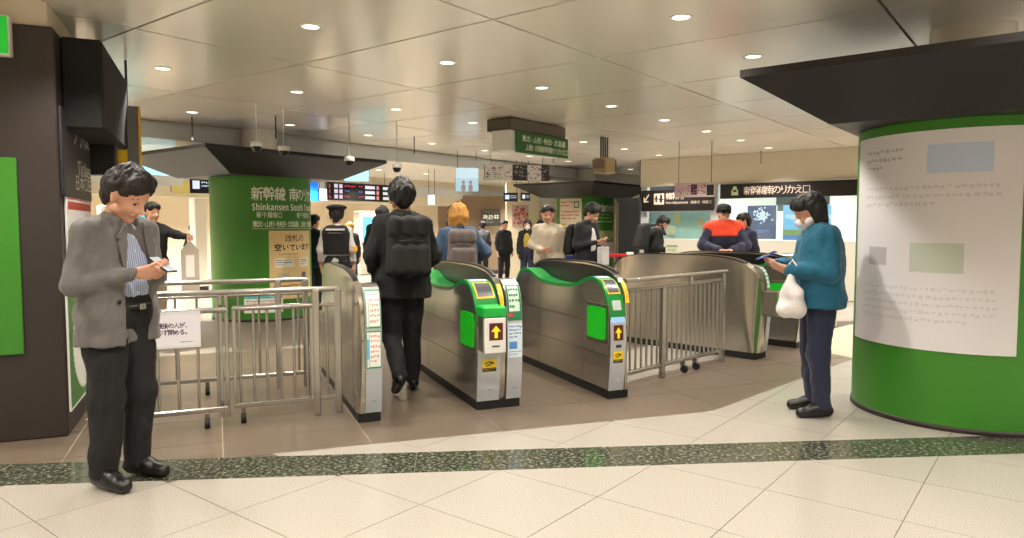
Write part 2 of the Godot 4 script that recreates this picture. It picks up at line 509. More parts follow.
# ---------------------------------------------------------------- floor
func poly_ab(a0: float, a1: float, b0: float, b1: float) -> PackedVector2Array:
	return PackedVector2Array([AB2(a0, b0), AB2(a1, b0), AB2(a1, b1), AB2(a0, b1)])
func minus(list: Array, cut: PackedVector2Array) -> Array:
	var out := []
	for p in list:
		for q in Geometry2D.clip_polygons(p, cut):
			if not Geometry2D.is_polygon_clockwise(q):
				out.append(q)
	return out
func area(p: PackedVector2Array) -> float:
	var s := 0.0
	for k in p.size():
		s += p[k].cross(p[(k + 1) % p.size()])
	return absf(s) * 0.5
func in_view(p: Vector2, far: float) -> bool:
	return p.y < -1.9 and -p.y < far and absf(p.x) < -p.y * 0.80 + 0.5
func build_floor() -> void:
	var fl := setting("floor")
	part(fl, "slab", prism_mesh(poly_ab(-6.2, 24.2, -18.2, 5.2), -0.2, -0.004, FLAT), M.cream_granite)
	# dark taupe paving round the gates, its front edge parallel to the two gate rows
	var taupe := PackedVector2Array([Vector2(-7.1, -2.45), Vector2(1.54, -5.35), Vector2(5.6, -9.45), Vector2(4.9, -10.15), Vector2(2.3, -7.6), Vector2(0.98, -6.3), Vector2(-0.42, -9.06), Vector2(-7.6, -6.05)])
	var u := Vector2(0.9959, -0.0908)
	var v := Vector2(0.0908, 0.9959)
	var c := Vector2(0.0, -4.415)
	var band := PackedVector2Array([c - u * 5.4, c + u * 4.2, c + u * 4.2 + v * 0.37, c - u * 5.4 + v * 0.37])
	var near := PackedVector2Array([Vector2(-1.6, -1.5), Vector2(1.6, -1.5), Vector2(9.5, -10.5), Vector2(-9.5, -10.5)])
	part(fl, "joint_bed", prism_mesh(near, -0.004, -0.0022, FLAT), M.joint)
	part(fl, "paving_bed", prism_mesh(taupe, -0.004, -0.0018, FLAT), M.bright_joint)
	# cream granite tiles laid along the hall grid
	var n := 0
	for i in range(-4, 30):
		for j in range(-26, 8):
			var a := 2.49 + 0.645 * (i - 4)
			var b := -1.88 + 0.66 * j
			var mid := AB2(a + 0.32, b + 0.33)
			if not in_view(mid, 8.2):
				continue
			var cell := poly_ab(a + 0.0022, a + 0.6428, b + 0.0022, b + 0.6578)
			if Geometry2D.is_polygon_clockwise(cell):
				cell.reverse()
			for p in Geometry2D.intersect_polygons(cell, near):
				for q in minus(minus([p], taupe), band):
					if area(q) > 0.004:
						part(fl, "cream_tile", prism_mesh(q, -0.003, 0.0, FLAT), M.cream_granite)
						n += 1
	# dark green granite border slabs
	for k in 8:
		var s0 := -5.4 + 1.2 * k
		var q := PackedVector2Array([c + u * (s0 + 0.003), c + u * (s0 + 1.197), c + u * (s0 + 1.197) + v * 0.367, c + u * (s0 + 0.003) + v * 0.367])
		part(fl, "granite_slab", prism_mesh(q, -0.003, 0.0, FLAT), M.green_granite)
	# taupe tiles of the gate row
	var pv := Vector2(0.9225, -0.3859)
	var av := Vector2(-0.3859, -0.9225)
	var o := Vector2(-0.29, -5.38)
	for i in range(-8, 5):
		for j in range(-4, 8):
			var s := 0.9 * i + 0.0
			var t := 0.62 * j - 0.1
			var cell := PackedVector2Array()
			for w in [[s, t], [s + 0.896, t], [s + 0.896, t + 0.616], [s, t + 0.616]]:
				cell.append(o + pv * w[0] + av * w[1])
			if Geometry2D.is_polygon_clockwise(cell):
				cell.reverse()
			if not in_view((cell[0] + cell[2]) * 0.5, 11.0):
				continue
			for p in Geometry2D.intersect_polygons(cell, taupe):
				for q in minus([p], band):
					if area(q) > 0.004:
						part(fl, "taupe_tile", prism_mesh(q, -0.003, 0.0, FLAT), M.taupe_tile)
						n += 1

# ---------------------------------------------------------------- ceiling and walls
func build_ceiling() -> void:
	var ce := setting("ceiling")
	part(ce, "slab", prism_mesh(poly_ab(-6.2, 24.2, -10.1, 5.2), CEIL + 0.02, CEIL + 0.25, FLAT), M.ceiling_gap)
	for i in range(-8, 13):
		for j in range(-2, 5):
			var a0 := maxf(5.46 + 1.475 * i, -6.0)
			var a1 := minf(5.46 + 1.475 * (i + 1), 24.0)
			var b0 := maxf(-5.56 - 2.27 * (j - 0), -10.08)
			var b1 := minf(-5.56 - 2.27 * (j - 1), 5.0)
			if a1 - a0 < 0.1 or b1 - b0 < 0.1:
				continue
			part(ce, "panel", prism_mesh(poly_ab(a0 + 0.011, a1 - 0.011, b0 + 0.011, b1 - 0.011), CEIL, CEIL + 0.02, FLAT), M.ceiling_panel)
	var low := setting("ceiling_lower")
	part(low, "slab", prism_mesh(poly_ab(-6.2, 24.2, -18.2, -10.12), LOWC, CEIL + 0.25, FLAT), M.ceiling_panel)
	part(low, "fascia", prism_mesh(poly_ab(-6.0, 24.0, -10.12, -10.08), LOWC - 0.02, CEIL - 0.03, FLAT), M.fascia)
	var bulk := setting("trim_1")
	part(bulk, "bulkhead", prism_mesh(poly_ab(3.0, 24.0, -14.4, -14.0), 2.0, LOWC, FLAT), M.wall_beige)
	part(bulk, "bulkhead_band", prism_mesh(poly_ab(3.0, 24.0, -14.0, -13.96), 2.22, 2.5, FLAT), M.fascia)

func build_walls() -> void:
	for w in [["wall_back", 24.0, 24.2, -18.2, 5.2, "wall_beige"], ["wall_behind_camera", -6.2, -6.0, -18.2, 5.2, "wall_beige"], ["wall_left", -6.2, 24.2, -18.2, -18.0, "wall_warm"], ["wall_right", -6.2, 24.2, 5.0, 5.2, "wall_beige"]]:
		var o := setting(w[0])
		part(o, "surface", prism_mesh(poly_ab(w[1], w[2], w[3], w[4]), 0.0, CEIL + 0.2, FLAT), M[w[5]])

func build_downlights() -> void:
	var ring := lathe_mesh([Vector2(0.062, 0.0), Vector2(0.066, -0.006), Vector2(0.082, -0.005), Vector2(0.085, 0.0)], 20)
	var lens := lathe_mesh([Vector2(0.0, -0.003), Vector2(0.063, -0.003), Vector2(0.063, 0.0)], 20)
	for w in range(2):
		for i in range(-6, 10):
			for j in range(-4, 3) if w == 0 else range(0, 2):
				var p := AB(4.765 + 1.475 * i, -4.47 - 2.27 * j, CEIL) if w == 0 else AB(4.765 + 1.475 * i, -12.1 - 3.8 * j, LOWC)
				var o := thing("ceiling_downlight", "small round recessed downlight in a glossy beige ceiling panel" if w == 0 else "small round recessed downlight in the lower ceiling beyond the green column", "ceiling light", p, 0, "recessed downlights of the main ceiling" if w == 0 else "recessed downlights of the lower ceiling")
				part(o, "trim_ring", ring, M.white_plastic)
				part(o, "lens", lens, M.lamp_lens)
				var l := SpotLight3D.new()
				l.name = "lamp"
				o.add_child(l)
				l.position.y = -0.03
				l.rotation_degrees.x = -90
				l.spot_angle = 62
				l.spot_angle_attenuation = 0.5
				l.light_size = 0.05
				l.light_color = Color(1.0, 0.97, 0.925)
				l.light_energy = 3.2 if w == 0 else 9.0
				l.spot_range = 40.0
				l.spot_attenuation = 2.0
				l.shadow_enabled = true

# ---------------------------------------------------------------- green columns with canopies
func canopy_mesh() -> ArrayMesh:
	var st := begin()
	var top := [Vector3(-1.55, 0.29, -1.2), Vector3(1.55, 0.29, -1.2), Vector3(1.55, 0.29, 1.2), Vector3(-1.55, 0.29, 1.2)]
	var low := [Vector3(-0.95, 0.0, -0.76), Vector3(0.95, 0.0, -0.76), Vector3(0.95, 0.0, 0.76), Vector3(-0.95, 0.0, 0.76)]
	var lid := []
	for p in top:
		lid.append(p + Vector3(0, 0.05, 0))
	var mid := Vector3(0, 0.2, 0)
	for k in 4:
		var n := (k + 1) % 4
		for q in [[low[k], low[n], top[n], top[k]], [top[k], top[n], lid[n], lid[k]]]:
			tri_out(st, q[0], q[1], q[2], mid)
			tri_out(st, q[0], q[2], q[3], mid)
	for f in [low, lid]:
		tri_out(st, f[0], f[1], f[2], mid)
		tri_out(st, f[0], f[2], f[3], mid)
	return done(st)
func build_columns() -> void:
	var can := canopy_mesh()
	var shaft := lathe_mesh([Vector2(0.75, 0.036), Vector2(0.75, 2.16)], 56)
	var base := lathe_mesh([Vector2(0.0, 0.0), Vector2(0.758, 0.0), Vector2(0.758, 0.03), Vector2(0.75, 0.036), Vector2(0.0, 0.036)], 56)
	var neck := lathe_mesh([Vector2(0.28, 2.3), Vector2(0.28, CEIL)], 40)
	var specs := [
		[AB(6.35, -9.97), "round green column with white station lettering behind the left railing"],
		[AB(6.4, -0.6), "large round green column with a white notice at the right edge"],
		[AB(15.9, -9.97), "distant round green column behind the man in the dark suit"],
		[AB(15.8, -0.6), "round green column hidden beyond the ticket office"]]
	for k in 3:
		var p: Vector3 = specs[k][0]
		var turn := rad_to_deg(atan2(-p.x, -p.z))          # local +z looks at the concourse front
		var o := thing("green_column", specs[k][1], "column", p, turn)
		part(o, "base", base, M.dark_brown)
		part(o, "shaft", shaft, M.column_green)
		part(o, "neck", neck, M.ceiling_panel)
		var c := part(o, "canopy", can, M.canopy_brown, Vector3(0, 2.15, 0))
		c.rotation_degrees.y = HALL - turn
		if k == 0:
			var im := page(1024, 440, Color(0.22, 0.50, 0.13))
			var w := Color(0.93, 0.93, 0.9)
			jtext(im, "新幹線", 20, 20, 122, w, 0.062)
			jtext(im, "南のりかえ口", 470, 20, 122, w, 0.062, 0.93)
			ltext(im, "Shinkansen South Transfer", 18, 168, 92, w, 0.86)
			jtext(im, "新干線南口", 70, 262, 56, w, 0.05)
			jtext(im, "新干線南口", 580, 262, 56, w, 0.05)
			jtext(im, "東北・山形・秋田・北海道・上越・北陸新幹線", 20, 350, 62, w, 0.055, 0.86)
			rect(im, 16, 425, 1000, 4, w)
			part(o, "lettering", arc_sheet(0.7515, -0.20, 1.48, 1.36, 2.02), print_mat("column_lettering", im))
			im = page(400, 560, Color(0.91, 0.80, 0.58))
			jtext(im, "改札の", 120, 34, 56, Color(0.25, 0.17, 0.1), 0.05)
			jtext(im, "空いています", 40, 110, 52, Color(0.2, 0.14, 0.08), 0.075)
			fine_print(im, 70, 185, 260, 22, 1, Color(0.5, 0.36, 0.2), 3)
			rect(im, 40, 225, 150, 75, Color(0.95, 0.93, 0.88))
			rect(im, 250, 225, 110, 75, Color(0.95, 0.93, 0.88))
			fine_print(im, 50, 235, 130, 56, 3, Color(0.3, 0.25, 0.2), 4)
			fine_print(im, 260, 235, 90, 56, 3, Color(0.3, 0.25, 0.2), 5)
			rect(im, 60, 350, 90, 50, Color(0.80, 0.74, 0.66))
			rect(im, 270, 345, 50, 50, Color(0.45, 0.38, 0.48))
			fine_print(im, 30, 440, 340, 34, 1, Color(0.7, 0.28, 0.12), 6)
			fine_print(im, 50, 500, 300, 30, 1, Color(0.25, 0.2, 0.12), 7)
			var s := part(o, "poster", arc_sheet(0.757, 0.13, 1.2, 0.32, 1.35), print_mat("column_poster", im))
			s.set_meta("label", "tan paper poster wrapped on the green column")
			im = page(300, 180, Color(0.90, 0.90, 0.86))
			rect(im, 0, 0, 300, 48, Color(0.30, 0.72, 0.70))
			fine_print(im, 16, 8, 268, 32, 1, Color(0.05, 0.3, 0.3), 8)
			fine_print(im, 20, 62, 260, 100, 4, Color(0.72, 0.30, 0.32), 9)
			part(o, "low_notice", arc_sheet(0.757, -0.36, 0.38, 0.13, 0.42), print_mat("low_notice", im))
		elif k == 1:
			var im := page(480, 620, Color(0.86, 0.85, 0.86))
			fine_print(im, 60, 40, 130, 70, 3, Color(0.72, 0.70, 0.72), 11)
			rect(im, 262, 40, 150, 80, Color(0.74, 0.79, 0.88))
			fine_print(im, 60, 150, 370, 70, 3, Color(0.79, 0.78, 0.79), 12)
			rect(im, 85, 330, 70, 54, Color(0.72, 0.70, 0.71))
			rect(im, 225, 315, 130, 84, Color(0.74, 0.77, 0.72))
			fine_print(im, 60, 440, 370, 110, 5, Color(0.80, 0.79, 0.80), 13)
			var s := part(o, "notice", arc_sheet(0.757, -1.22, 0.43, 0.55, 2.08), print_mat("big_notice", im))
			s.set_meta("label", "large white notice on the near green column")
		else:
			var im := page(300, 420, Color(0.86, 0.80, 0.70))
			fine_print(im, 20, 20, 170, 60, 2, Color(0.75, 0.15, 0.1), 14)
			rect(im, 210, 24, 60, 60, Color(0.25, 0.5, 0.35))
			rect(im, 222, 36, 36, 36, Color(0.86, 0.80, 0.70))
			fine_print(im, 30, 105, 240, 90, 3, Color(0.72, 0.25, 0.15), 15)
			rect(im, 30, 220, 80, 18, Color(0.85, 0.68, 0.1))
			fine_print(im, 30, 250, 240, 140, 4, Color(0.55, 0.4, 0.3), 16)
			part(o, "poster", arc_sheet(0.757, -1.05, -0.12, 0.9, 2.12), print_mat("far_poster", im))
			im = page(400, 300, Color(0.22, 0.50, 0.13))
			var w := Color(0.9, 0.9, 0.86)
			jtext(im, "南のりかえ口", 120, 20, 80, w, 0.07, 0.85)
			fine_print(im, 150, 125, 240, 24, 1, w, 17)
			fine_print(im, 120, 165, 260, 22, 1, w, 18)
			fine_print(im, 90, 205, 300, 30, 1, w, 19)
			part(o, "lettering", arc_sheet(0.752, 0.05, 1.4, 1.35, 2.0), print_mat("far_lettering", im))
			im = page(200, 200, Color(0.86, 0.80, 0.78))
			rect(im, 0, 0, 200, 60, Color(0.72, 0.75, 0.5))
			rect(im, 0, 60, 200, 24, Color(0.42, 0.52, 0.2))
			part(o, "low_poster", arc_sheet(0.757, 0.45, 1.3, 0.6, 1.3), print_mat("far_low_poster", im))

# ---------------------------------------------------------------- ticket office behind the right-hand gates
func build_ticket_office() -> void:
	var o := setting("wall_office", AB(14.5, -4.0), HALL - 90.0)       # local +z faces the hall (-A), local x runs along -B... (x = B)
	# local x: from -3.6 (far left) to 3.4 ; faces -A
	part(o, "dado", box_mesh(Vector3(7.2, 1.14, 0.12), 0.01, Vector3(0, 0.57, 0)), M.white_wall)
	part(o, "header", box_mesh(Vector3(7.2, CEIL - 2.3, 0.12), 0.01, Vector3(0, (CEIL + 2.3) / 2, 0)), M.wall_beige)
	part(o, "jamb", box_mesh(Vector3(0.16, 1.2, 0.14), 0.01, Vector3(-1.86, 1.72, 0)), M.fascia)
	part(o, "jamb", box_mesh(Vector3(0.16, 1.2, 0.14), 0.01, Vector3(-3.5, 1.72, 0)), M.fascia)
	part(o, "side", box_mesh(Vector3(0.1, CEIL, 4.0), 0.01, Vector3(-3.6, CEIL / 2, -2.0)), M.black_matte)
	part(o, "rear", box_mesh(Vector3(7.2, CEIL, 0.1), 0.01, Vector3(0, CEIL / 2, -3.2)), M.white_wall)
	part(o, "pane", box_mesh(Vector3(1.5, 0.6, 0.01), 0.001, Vector3(-2.68, 1.45, 0)), M.pane)
	part(o, "pane", box_mesh(Vector3(2.2, 0.85, 0.01), 0.001, Vector3(-0.6, 1.57, 0)), M.pane)
	part(o, "pane", box_mesh(Vector3(2.2, 0.85, 0.01), 0.001, Vector3(1.65, 1.57, 0)), M.pane)
	for x in [-2.7, -0.7, 1.4]:
		var t := thing("office_lamp", "white lamp panel on the ticket office ceiling", "ceiling light", o.transform * Vector3(x, 2.88, -1.5), HALL - 90.0, "ticket office lamps")
		part(t, "housing", box_mesh(Vector3(1.25, 0.03, 0.35), 0.005), M.white_plastic)
		part(t, "diffuser", box_mesh(Vector3(1.2, 0.01, 0.3), 0.002, Vector3(0, -0.018, 0)), M.screen_white)
		var l := AreaLight3D.new()
		l.name = "lamp"
		t.add_child(l)
		l.area_size = Vector2(1.2, 0.3)
		l.rotation_degrees.x = -90
		l.position.y = -0.05
		l.light_color = Color(0.86, 0.95, 1.0)
		l.light_energy = 5.0
		l.area_range = 40.0
		l.shadow_enabled = true
	part(o, "added_backing", box_mesh(Vector3(1.46, 0.62, 0.01), 0.002, Vector3(-2.68, 1.45, -0.10)), mat("backing_teal", Color(0.60, 0.78, 0.76), 0.6))  # teal panel added behind the glass so the dark fare window looks bright
	part(o, "window_rail", box_mesh(Vector3(1.5, 0.035, 0.03), 0.004, Vector3(-2.68, 1.74, 0.0)), M.fascia)
	# the two dark sign bands above the windows
	var im := page(1024, 280, Color(0.085, 0.07, 0.065))
	var w := Color(0.88, 0.80, 0.74)
	for k in 3:
		stroke(im, Vector2(110, 60), Vector2(50, 150), 9, w)
		stroke(im, Vector2(44, 100), Vector2(46, 156), 9, w)
		stroke(im, Vector2(46, 156), Vector2(100, 150), 9, w)
	rect(im, 190, 44, 150, 150, w)
	stroke(im, Vector2(225, 80), Vector2(225, 150), 12, Color(0.1, 0.08, 0.08))
	stroke(im, Vector2(205, 115), Vector2(245, 115), 9, Color(0.1, 0.08, 0.08))
	stroke(im, Vector2(295, 75), Vector2(295, 155), 16, Color(0.1, 0.08, 0.08))
	stroke(im, Vector2(270, 125), Vector2(322, 125), 9, Color(0.1, 0.08, 0.08))
	jtext(im, "精算所", 365, 42, 84, w, 0.06, 1.05)
	ltext(im, "Fare Adjustment", 365, 150, 44, w, 0.9)
	jtext(im, "精算所", 720, 152, 40, w, 0.05)
	jtext(im, "精算口", 880, 152, 40, w, 0.05)
	var s := thing("guide_sign", "dark brown sign band with an arrow, a pictogram and fare adjustment lettering", "sign", o.transform * Vector3(-2.68, 1.98, 0.12), HALL - 90.0)
	board(s, "panel", Vector3.ZERO, 1.68, 0.46, print_mat("fare_sign", im), M.dark_brown, 0.08)
	im = page(1400, 117, Color(0.08, 0.066, 0.06))
	rect(im, 92, 50, 56, 44, Color(0.75, 0.8, 0.62))
	stroke(im, Vector2(120, 38), Vector2(120, 56), 18, Color(0.75, 0.8, 0.62))
	rect(im, 106, 50, 28, 16, Color(0.1, 0.09, 0.08))
	jtext(im, "新幹線南のりかえ口", 196, 24, 66, w, 0.042, 0.84)
	s = thing("guide_sign", "long black sign band with a train pictogram and white transfer gate lettering", "sign", o.transform * Vector3(0.10, 2.14, 0.1), HALL - 90.0)
	board(s, "panel", Vector3.ZERO, 3.6, 0.30, print_mat("transfer_sign", im), M.dark_brown, 0.08)
	# lit posters inside the office
	im = page(256, 320, Color(0.05, 0.13, 0.42))
	var r := RandomNumberGenerator.new()
	r.seed = 21
	for k in 90:
		var p := Vector2(130, 90) + Vector2(r.randfn(0, 34), r.randfn(0, 30))
		stroke(im, p, p + Vector2(r.randf_range(-9, 9), r.randf_range(-9, 9)), 6, Color(0.86, 0.94, 1.0))
	fine_print(im, 60, 235, 140, 30, 2, Color(0.4, 0.6, 0.9), 22)
	s = thing("lit_poster", "backlit navy poster with white blossom in the ticket office", "poster", o.transform * Vector3(-1.10, 1.5, -0.7), HALL - 90.0)
	board(s, "panel", Vector3.ZERO, 0.62, 0.72, print_mat("blossom_poster", im, 0.4, 0.9), M.white_plastic, 0.05)
	im = page(320, 320, Color(0.45, 0.78, 0.95))
	for k in 8:
		stroke(im, Vector2(30 + k * 36, 90 + 14 * sin(k * 2.0)), Vector2(80 + k * 36, 94), 18, Color(0.75, 0.9, 0.98))
	rect(im, 0, 205, 320, 50, Color(0.50, 0.62, 0.22))
	rect(im, 0, 248, 320, 72, Color(0.15, 0.45, 0.75))
	s = thing("lit_poster", "backlit sky blue landscape poster in the ticket office", "poster", o.transform * Vector3(-0.18, 1.45, -0.7), HALL - 90.0)
	board(s, "panel", Vector3.ZERO, 0.95, 0.8, print_mat("landscape_poster", im, 0.4, 0.9), M.white_plastic, 0.05)
	s = thing("ticket_display", "dark display with a pale round clock face above the posters", "screen", o.transform * Vector3(-0.5, 1.95, -1.5), HALL - 90.0)
	part(s, "case", box_mesh(Vector3(1.1, 0.4, 0.1), 0.01), M.dark_grey)
	part(s, "dial", lathe_mesh([Vector2(0.0, 0.0), Vector2(0.15, 0.0), Vector2(0.15, 0.02), Vector2(0.0, 0.02)], 24), M.screen_white, Vector3(0.2, 0, 0.055)).rotation_degrees.x = 90
	# papers on the fare window
	for k in 4:
		var q := thing("window_notice", ["small cream notice stuck high on the fare window", "tall yellowish notice on the fare window", "wide pale notice low on the fare window", "orange tinted notice at the fare window's right"][k], "notice", o.transform * Vector3([-3.1, -2.75, -2.9, -2.2][k], [1.58, 1.58, 1.33, 1.48][k], -0.06), HALL - 90.0)
		part(q, "sheet", box_mesh(Vector3([0.12, 0.13, 0.24, 0.1][k], [0.1, 0.22, 0.2, 0.22][k], 0.004), 0.001), mat("paper%d" % k, [Color(0.75, 0.78, 0.7), Color(0.8, 0.78, 0.5), Color(0.72, 0.74, 0.6), Color(0.85, 0.7, 0.5)][k], 0.7))

# ---------------------------------------------------------------- ticket gates
# local frame of a gate: x to the right, z towards the concourse; front at z = 0, rear at z = -2
var reader_line := PackedVector2Array()
var plain_line := PackedVector2Array()
var hood_line := PackedVector2Array()
func mirror_profile(front: PackedVector2Array) -> PackedVector2Array:
	var out := PackedVector2Array(front)
	for k in range(front.size() - 2, -1, -1):
		out.append(Vector2(-2.0 - front[k].x, front[k].y))
	return out
func inset(poly: PackedVector2Array, by: float) -> PackedVector2Array:
	return Geometry2D.offset_polygon(poly, -by)[0]
func strip_mesh(line: PackedVector2Array, s0: float, s1: float, x0: float, x1: float, eps: float, n := 10) -> ArrayMesh:   # a sheet that follows the front of a gate, s = arc length from the foot
	var at := func(s: float) -> Array:
		var run := 0.0
		for k in line.size() - 1:
			var d := line[k].distance_to(line[k + 1])
			if run + d >= s or k == line.size() - 2:
				var dir := (line[k + 1] - line[k]).normalized()
				return [line[k] + dir * (s - run), Vector2(dir.y, -dir.x)]
			run += d
		return []
	return sheet_mesh(func(u, v):
		var r: Array = at.call(lerpf(s1, s0, v))
		var q: Vector2 = r[0] + r[1] * eps
		return Vector3(lerpf(x0, x1, u), q.y, q.x), 1, n)
func reader_half(g: Node3D, x0: float, x1: float, side: float, n: int, boxed: bool) -> void:    # side -1: passage on the left
	var poly := mirror_profile(reader_line)
	var xs := x0 if side < 0 else x1
	part(g, "body", prism_mesh(poly, x0 + 0.006, x1 - 0.006, SIDE, true), M.steel_dark)
	# stainless side panels with joints, and the green rim that follows the top edge
	var inner := inset(poly, 0.024)
	var low := PackedVector2Array([Vector2(-2.2, 0.02), Vector2(0.2, 0.02), Vector2(0.2, 0.64), Vector2(-2.2, 0.64)])
	for row in [[0.08, 0.352], [0.357, 0.612], [0.617, 1.2]]:
		for col in [[-2.1, -1.36], [-1.355, -0.46], [-0.455, 0.1]]:
			var cell := PackedVector2Array([Vector2(col[0], row[0]), Vector2(col[1], row[0]), Vector2(col[1], row[1]), Vector2(col[0], row[1])])
			for q in Geometry2D.intersect_polygons(cell, poly if row[0] < 0.3 else inner):
				if area(q) > 0.01:
					part(g, "side_panel", prism_mesh(q, xs - 0.004 if side < 0 else xs - 0.008, xs + 0.008 if side < 0 else xs + 0.004, SIDE), M.steel)
	var rim := begin()
	for q in minus([poly], inner):
		pass
	var up := PackedVector2Array()
	for p in reader_line:
		if p.y > 0.63:
			up.append(p)
	var full := PackedVector2Array(up)
	for k in range(up.size() - 2, -1, -1):
		full.append(Vector2(-2.0 - up[k].x, up[k].y))
	var ring := PackedVector2Array()
	for k in full.size():
		var t := (full[mini(k + 1, full.size() - 1)] - full[maxi(k - 1, 0)]).normalized()
		ring.append(full[k] + Vector2(t.y, -t.x) * 0.007)
	for k in range(full.size() - 1, -1, -1):
		var t := (full[mini(k + 1, full.size() - 1)] - full[maxi(k - 1, 0)]).normalized()
		ring.append(full[k] - Vector2(t.y, -t.x) * 0.022)
	add_prism(rim, ring, x0 - 0.005, x1, SIDE, true)
	part(g, "green_rim", done(rim), M.gate_green)
	# front cover and what is printed on it
	part(g, "front_cover", strip_mesh(reader_line, 0.0, 0.60, x0, x1, 0.006, 14), M.front_grey)
	var d := (x1 - x0)
	part(g, "light_strip", strip_mesh(reader_line, 0.565, 0.61, x0 + 0.006, x1 - 0.006, 0.008, 3), M.pale_blue)
	part(g, "serial_mark", strip_mesh(reader_line, 0.08, 0.12, x0 + d * 0.45, x0 + d * 0.72, 0.009, 2), M.serial_c if n == 3 else M.serial_11)
	part(g, "caution_sticker", strip_mesh(reader_line, 0.235, 0.335, x0 + d * 0.2, x0 + d * 0.82, 0.009, 3), M.caution)
	if not boxed:
		part(g, "arrow_sign", strip_mesh(reader_line, 0.42, 0.545, x0 + d * 0.2, x0 + d * 0.82, 0.009, 4), M.arrow)
		part(g, "small_print", strip_mesh(reader_line, 0.36, 0.385, x0 + d * 0.35, x0 + d * 0.7, 0.009, 1), M.dark_grey)
	# reader deck: display, touch pad, stickers
	part(g, "status_display", strip_mesh(reader_line, 0.665, 0.745, x0 + d * 0.22, x1 - d * 0.22, 0.012, 3), M.pale_screen)
	var pad := part(g, "touch_reader", strip_mesh(reader_line, 0.80, 0.965, x0 + d * 0.1, x1 - d * 0.1, 0.012, 6), M.yellow)
	part(pad, "reader_face", strip_mesh(reader_line, 0.813, 0.952, x0 + d * 0.15, x1 - d * 0.15, 0.0145, 5), M.reader_face)
	part(g, "blue_sticker", strip_mesh(reader_line, 1.0, 1.08, x0 + d * 0.12, x1 - d * 0.12, 0.010, 3), M.blue_sticker)
	part(g, "white_sticker", strip_mesh(reader_line, 1.12, 1.22, x0 + d * 0.12, x1 - d * 0.12, 0.010, 4), M.white_sticker)
	# bright green flap folded into its slot
	var slot := begin()
	add_box(slot, Vector3(xs, 0.615, -0.20), Vector3(0.02, 0.33, 0.37), 0.008)
	part(g, "flap_slot", done(slot), M.steel_dark)
	var flap := begin(true)
	var fp := PackedVector2Array()
	for k in 24:
		var t := TAU * k / 24.0
		fp.append(Vector2(-0.20 + clampf(cos(t) * 1.5, -1, 1) * 0.13 + cos(t) * 0.02, 0.615 + clampf(sin(t) * 1.5, -1, 1) * 0.11 + sin(t) * 0.025))
	add_prism(flap, fp, xs - 0.022, xs + 0.01, SIDE)
	part(g, "flap", done(flap), M.flap_green)
	if boxed:
		var bx := part(g, "sensor_box", box_mesh(Vector3(d * 0.98, 0.27, 0.16), 0.012, Vector3((x0 + x1) * 0.5, 0.60, 0.045)), M.steel)
		part(bx, "cover", box_mesh(Vector3(d * 1.02, 0.085, 0.20), 0.012, Vector3((x0 + x1) * 0.5, 0.775, 0.03)), M.gate_green_light)
		part(bx, "front_plate", box_mesh(Vector3(d * 0.92, 0.265, 0.012), 0.004, Vector3((x0 + x1) * 0.5, 0.60, 0.13)), M.white_plastic)
		var st := begin()
		var cx := (x0 + x1) * 0.5 + 0.005
		var q := [Vector3(cx - 0.055, 0.695, 0.138), Vector3(cx + 0.055, 0.695, 0.138), Vector3(cx + 0.055, 0.565, 0.138), Vector3(cx - 0.055, 0.565, 0.138)]
		var uv := [Vector2(0, 0), Vector2(1, 0), Vector2(1, 1), Vector2(0, 1)]
		for k in [0, 1, 2, 0, 2, 3]:
			st.set_uv(uv[k])
			st.add_vertex(q[k])
		part(bx, "arrow_sign", done(st), M.arrow)
		part(bx, "small_print", box_mesh(Vector3(0.06, 0.012, 0.004), 0.001, Vector3(cx, 0.52, 0.137)), M.dark_grey)
func plain_half(g: Node3D, x0: float, x1: float, mats: Array, mark: Material) -> void:      # the half whose front only carries stickers
	var poly := mirror_profile(plain_line)
	part(g, "body", prism_mesh(poly, x0, x1, SIDE, true), M.steel)
	part(g, "front_cover", strip_mesh(plain_line, 0.0, 0.93, x0 + 0.004, x1, 0.005, 18), M.front_grey)
	part(g, "upper_sticker", strip_mesh(plain_line, 0.62, 0.90, x0 + 0.008, x1 - 0.004, 0.008, 8), mats[0])
	part(g, "lower_sticker", strip_mesh(plain_line, 0.33, 0.60, x0 + 0.008, x1 - 0.004, 0.008, 8), mats[1])
	part(g, "serial_mark", strip_mesh(plain_line, 0.08, 0.12, x0 + (x1 - x0) * 0.35, x0 + (x1 - x0) * 0.75, 0.008, 2), mark)
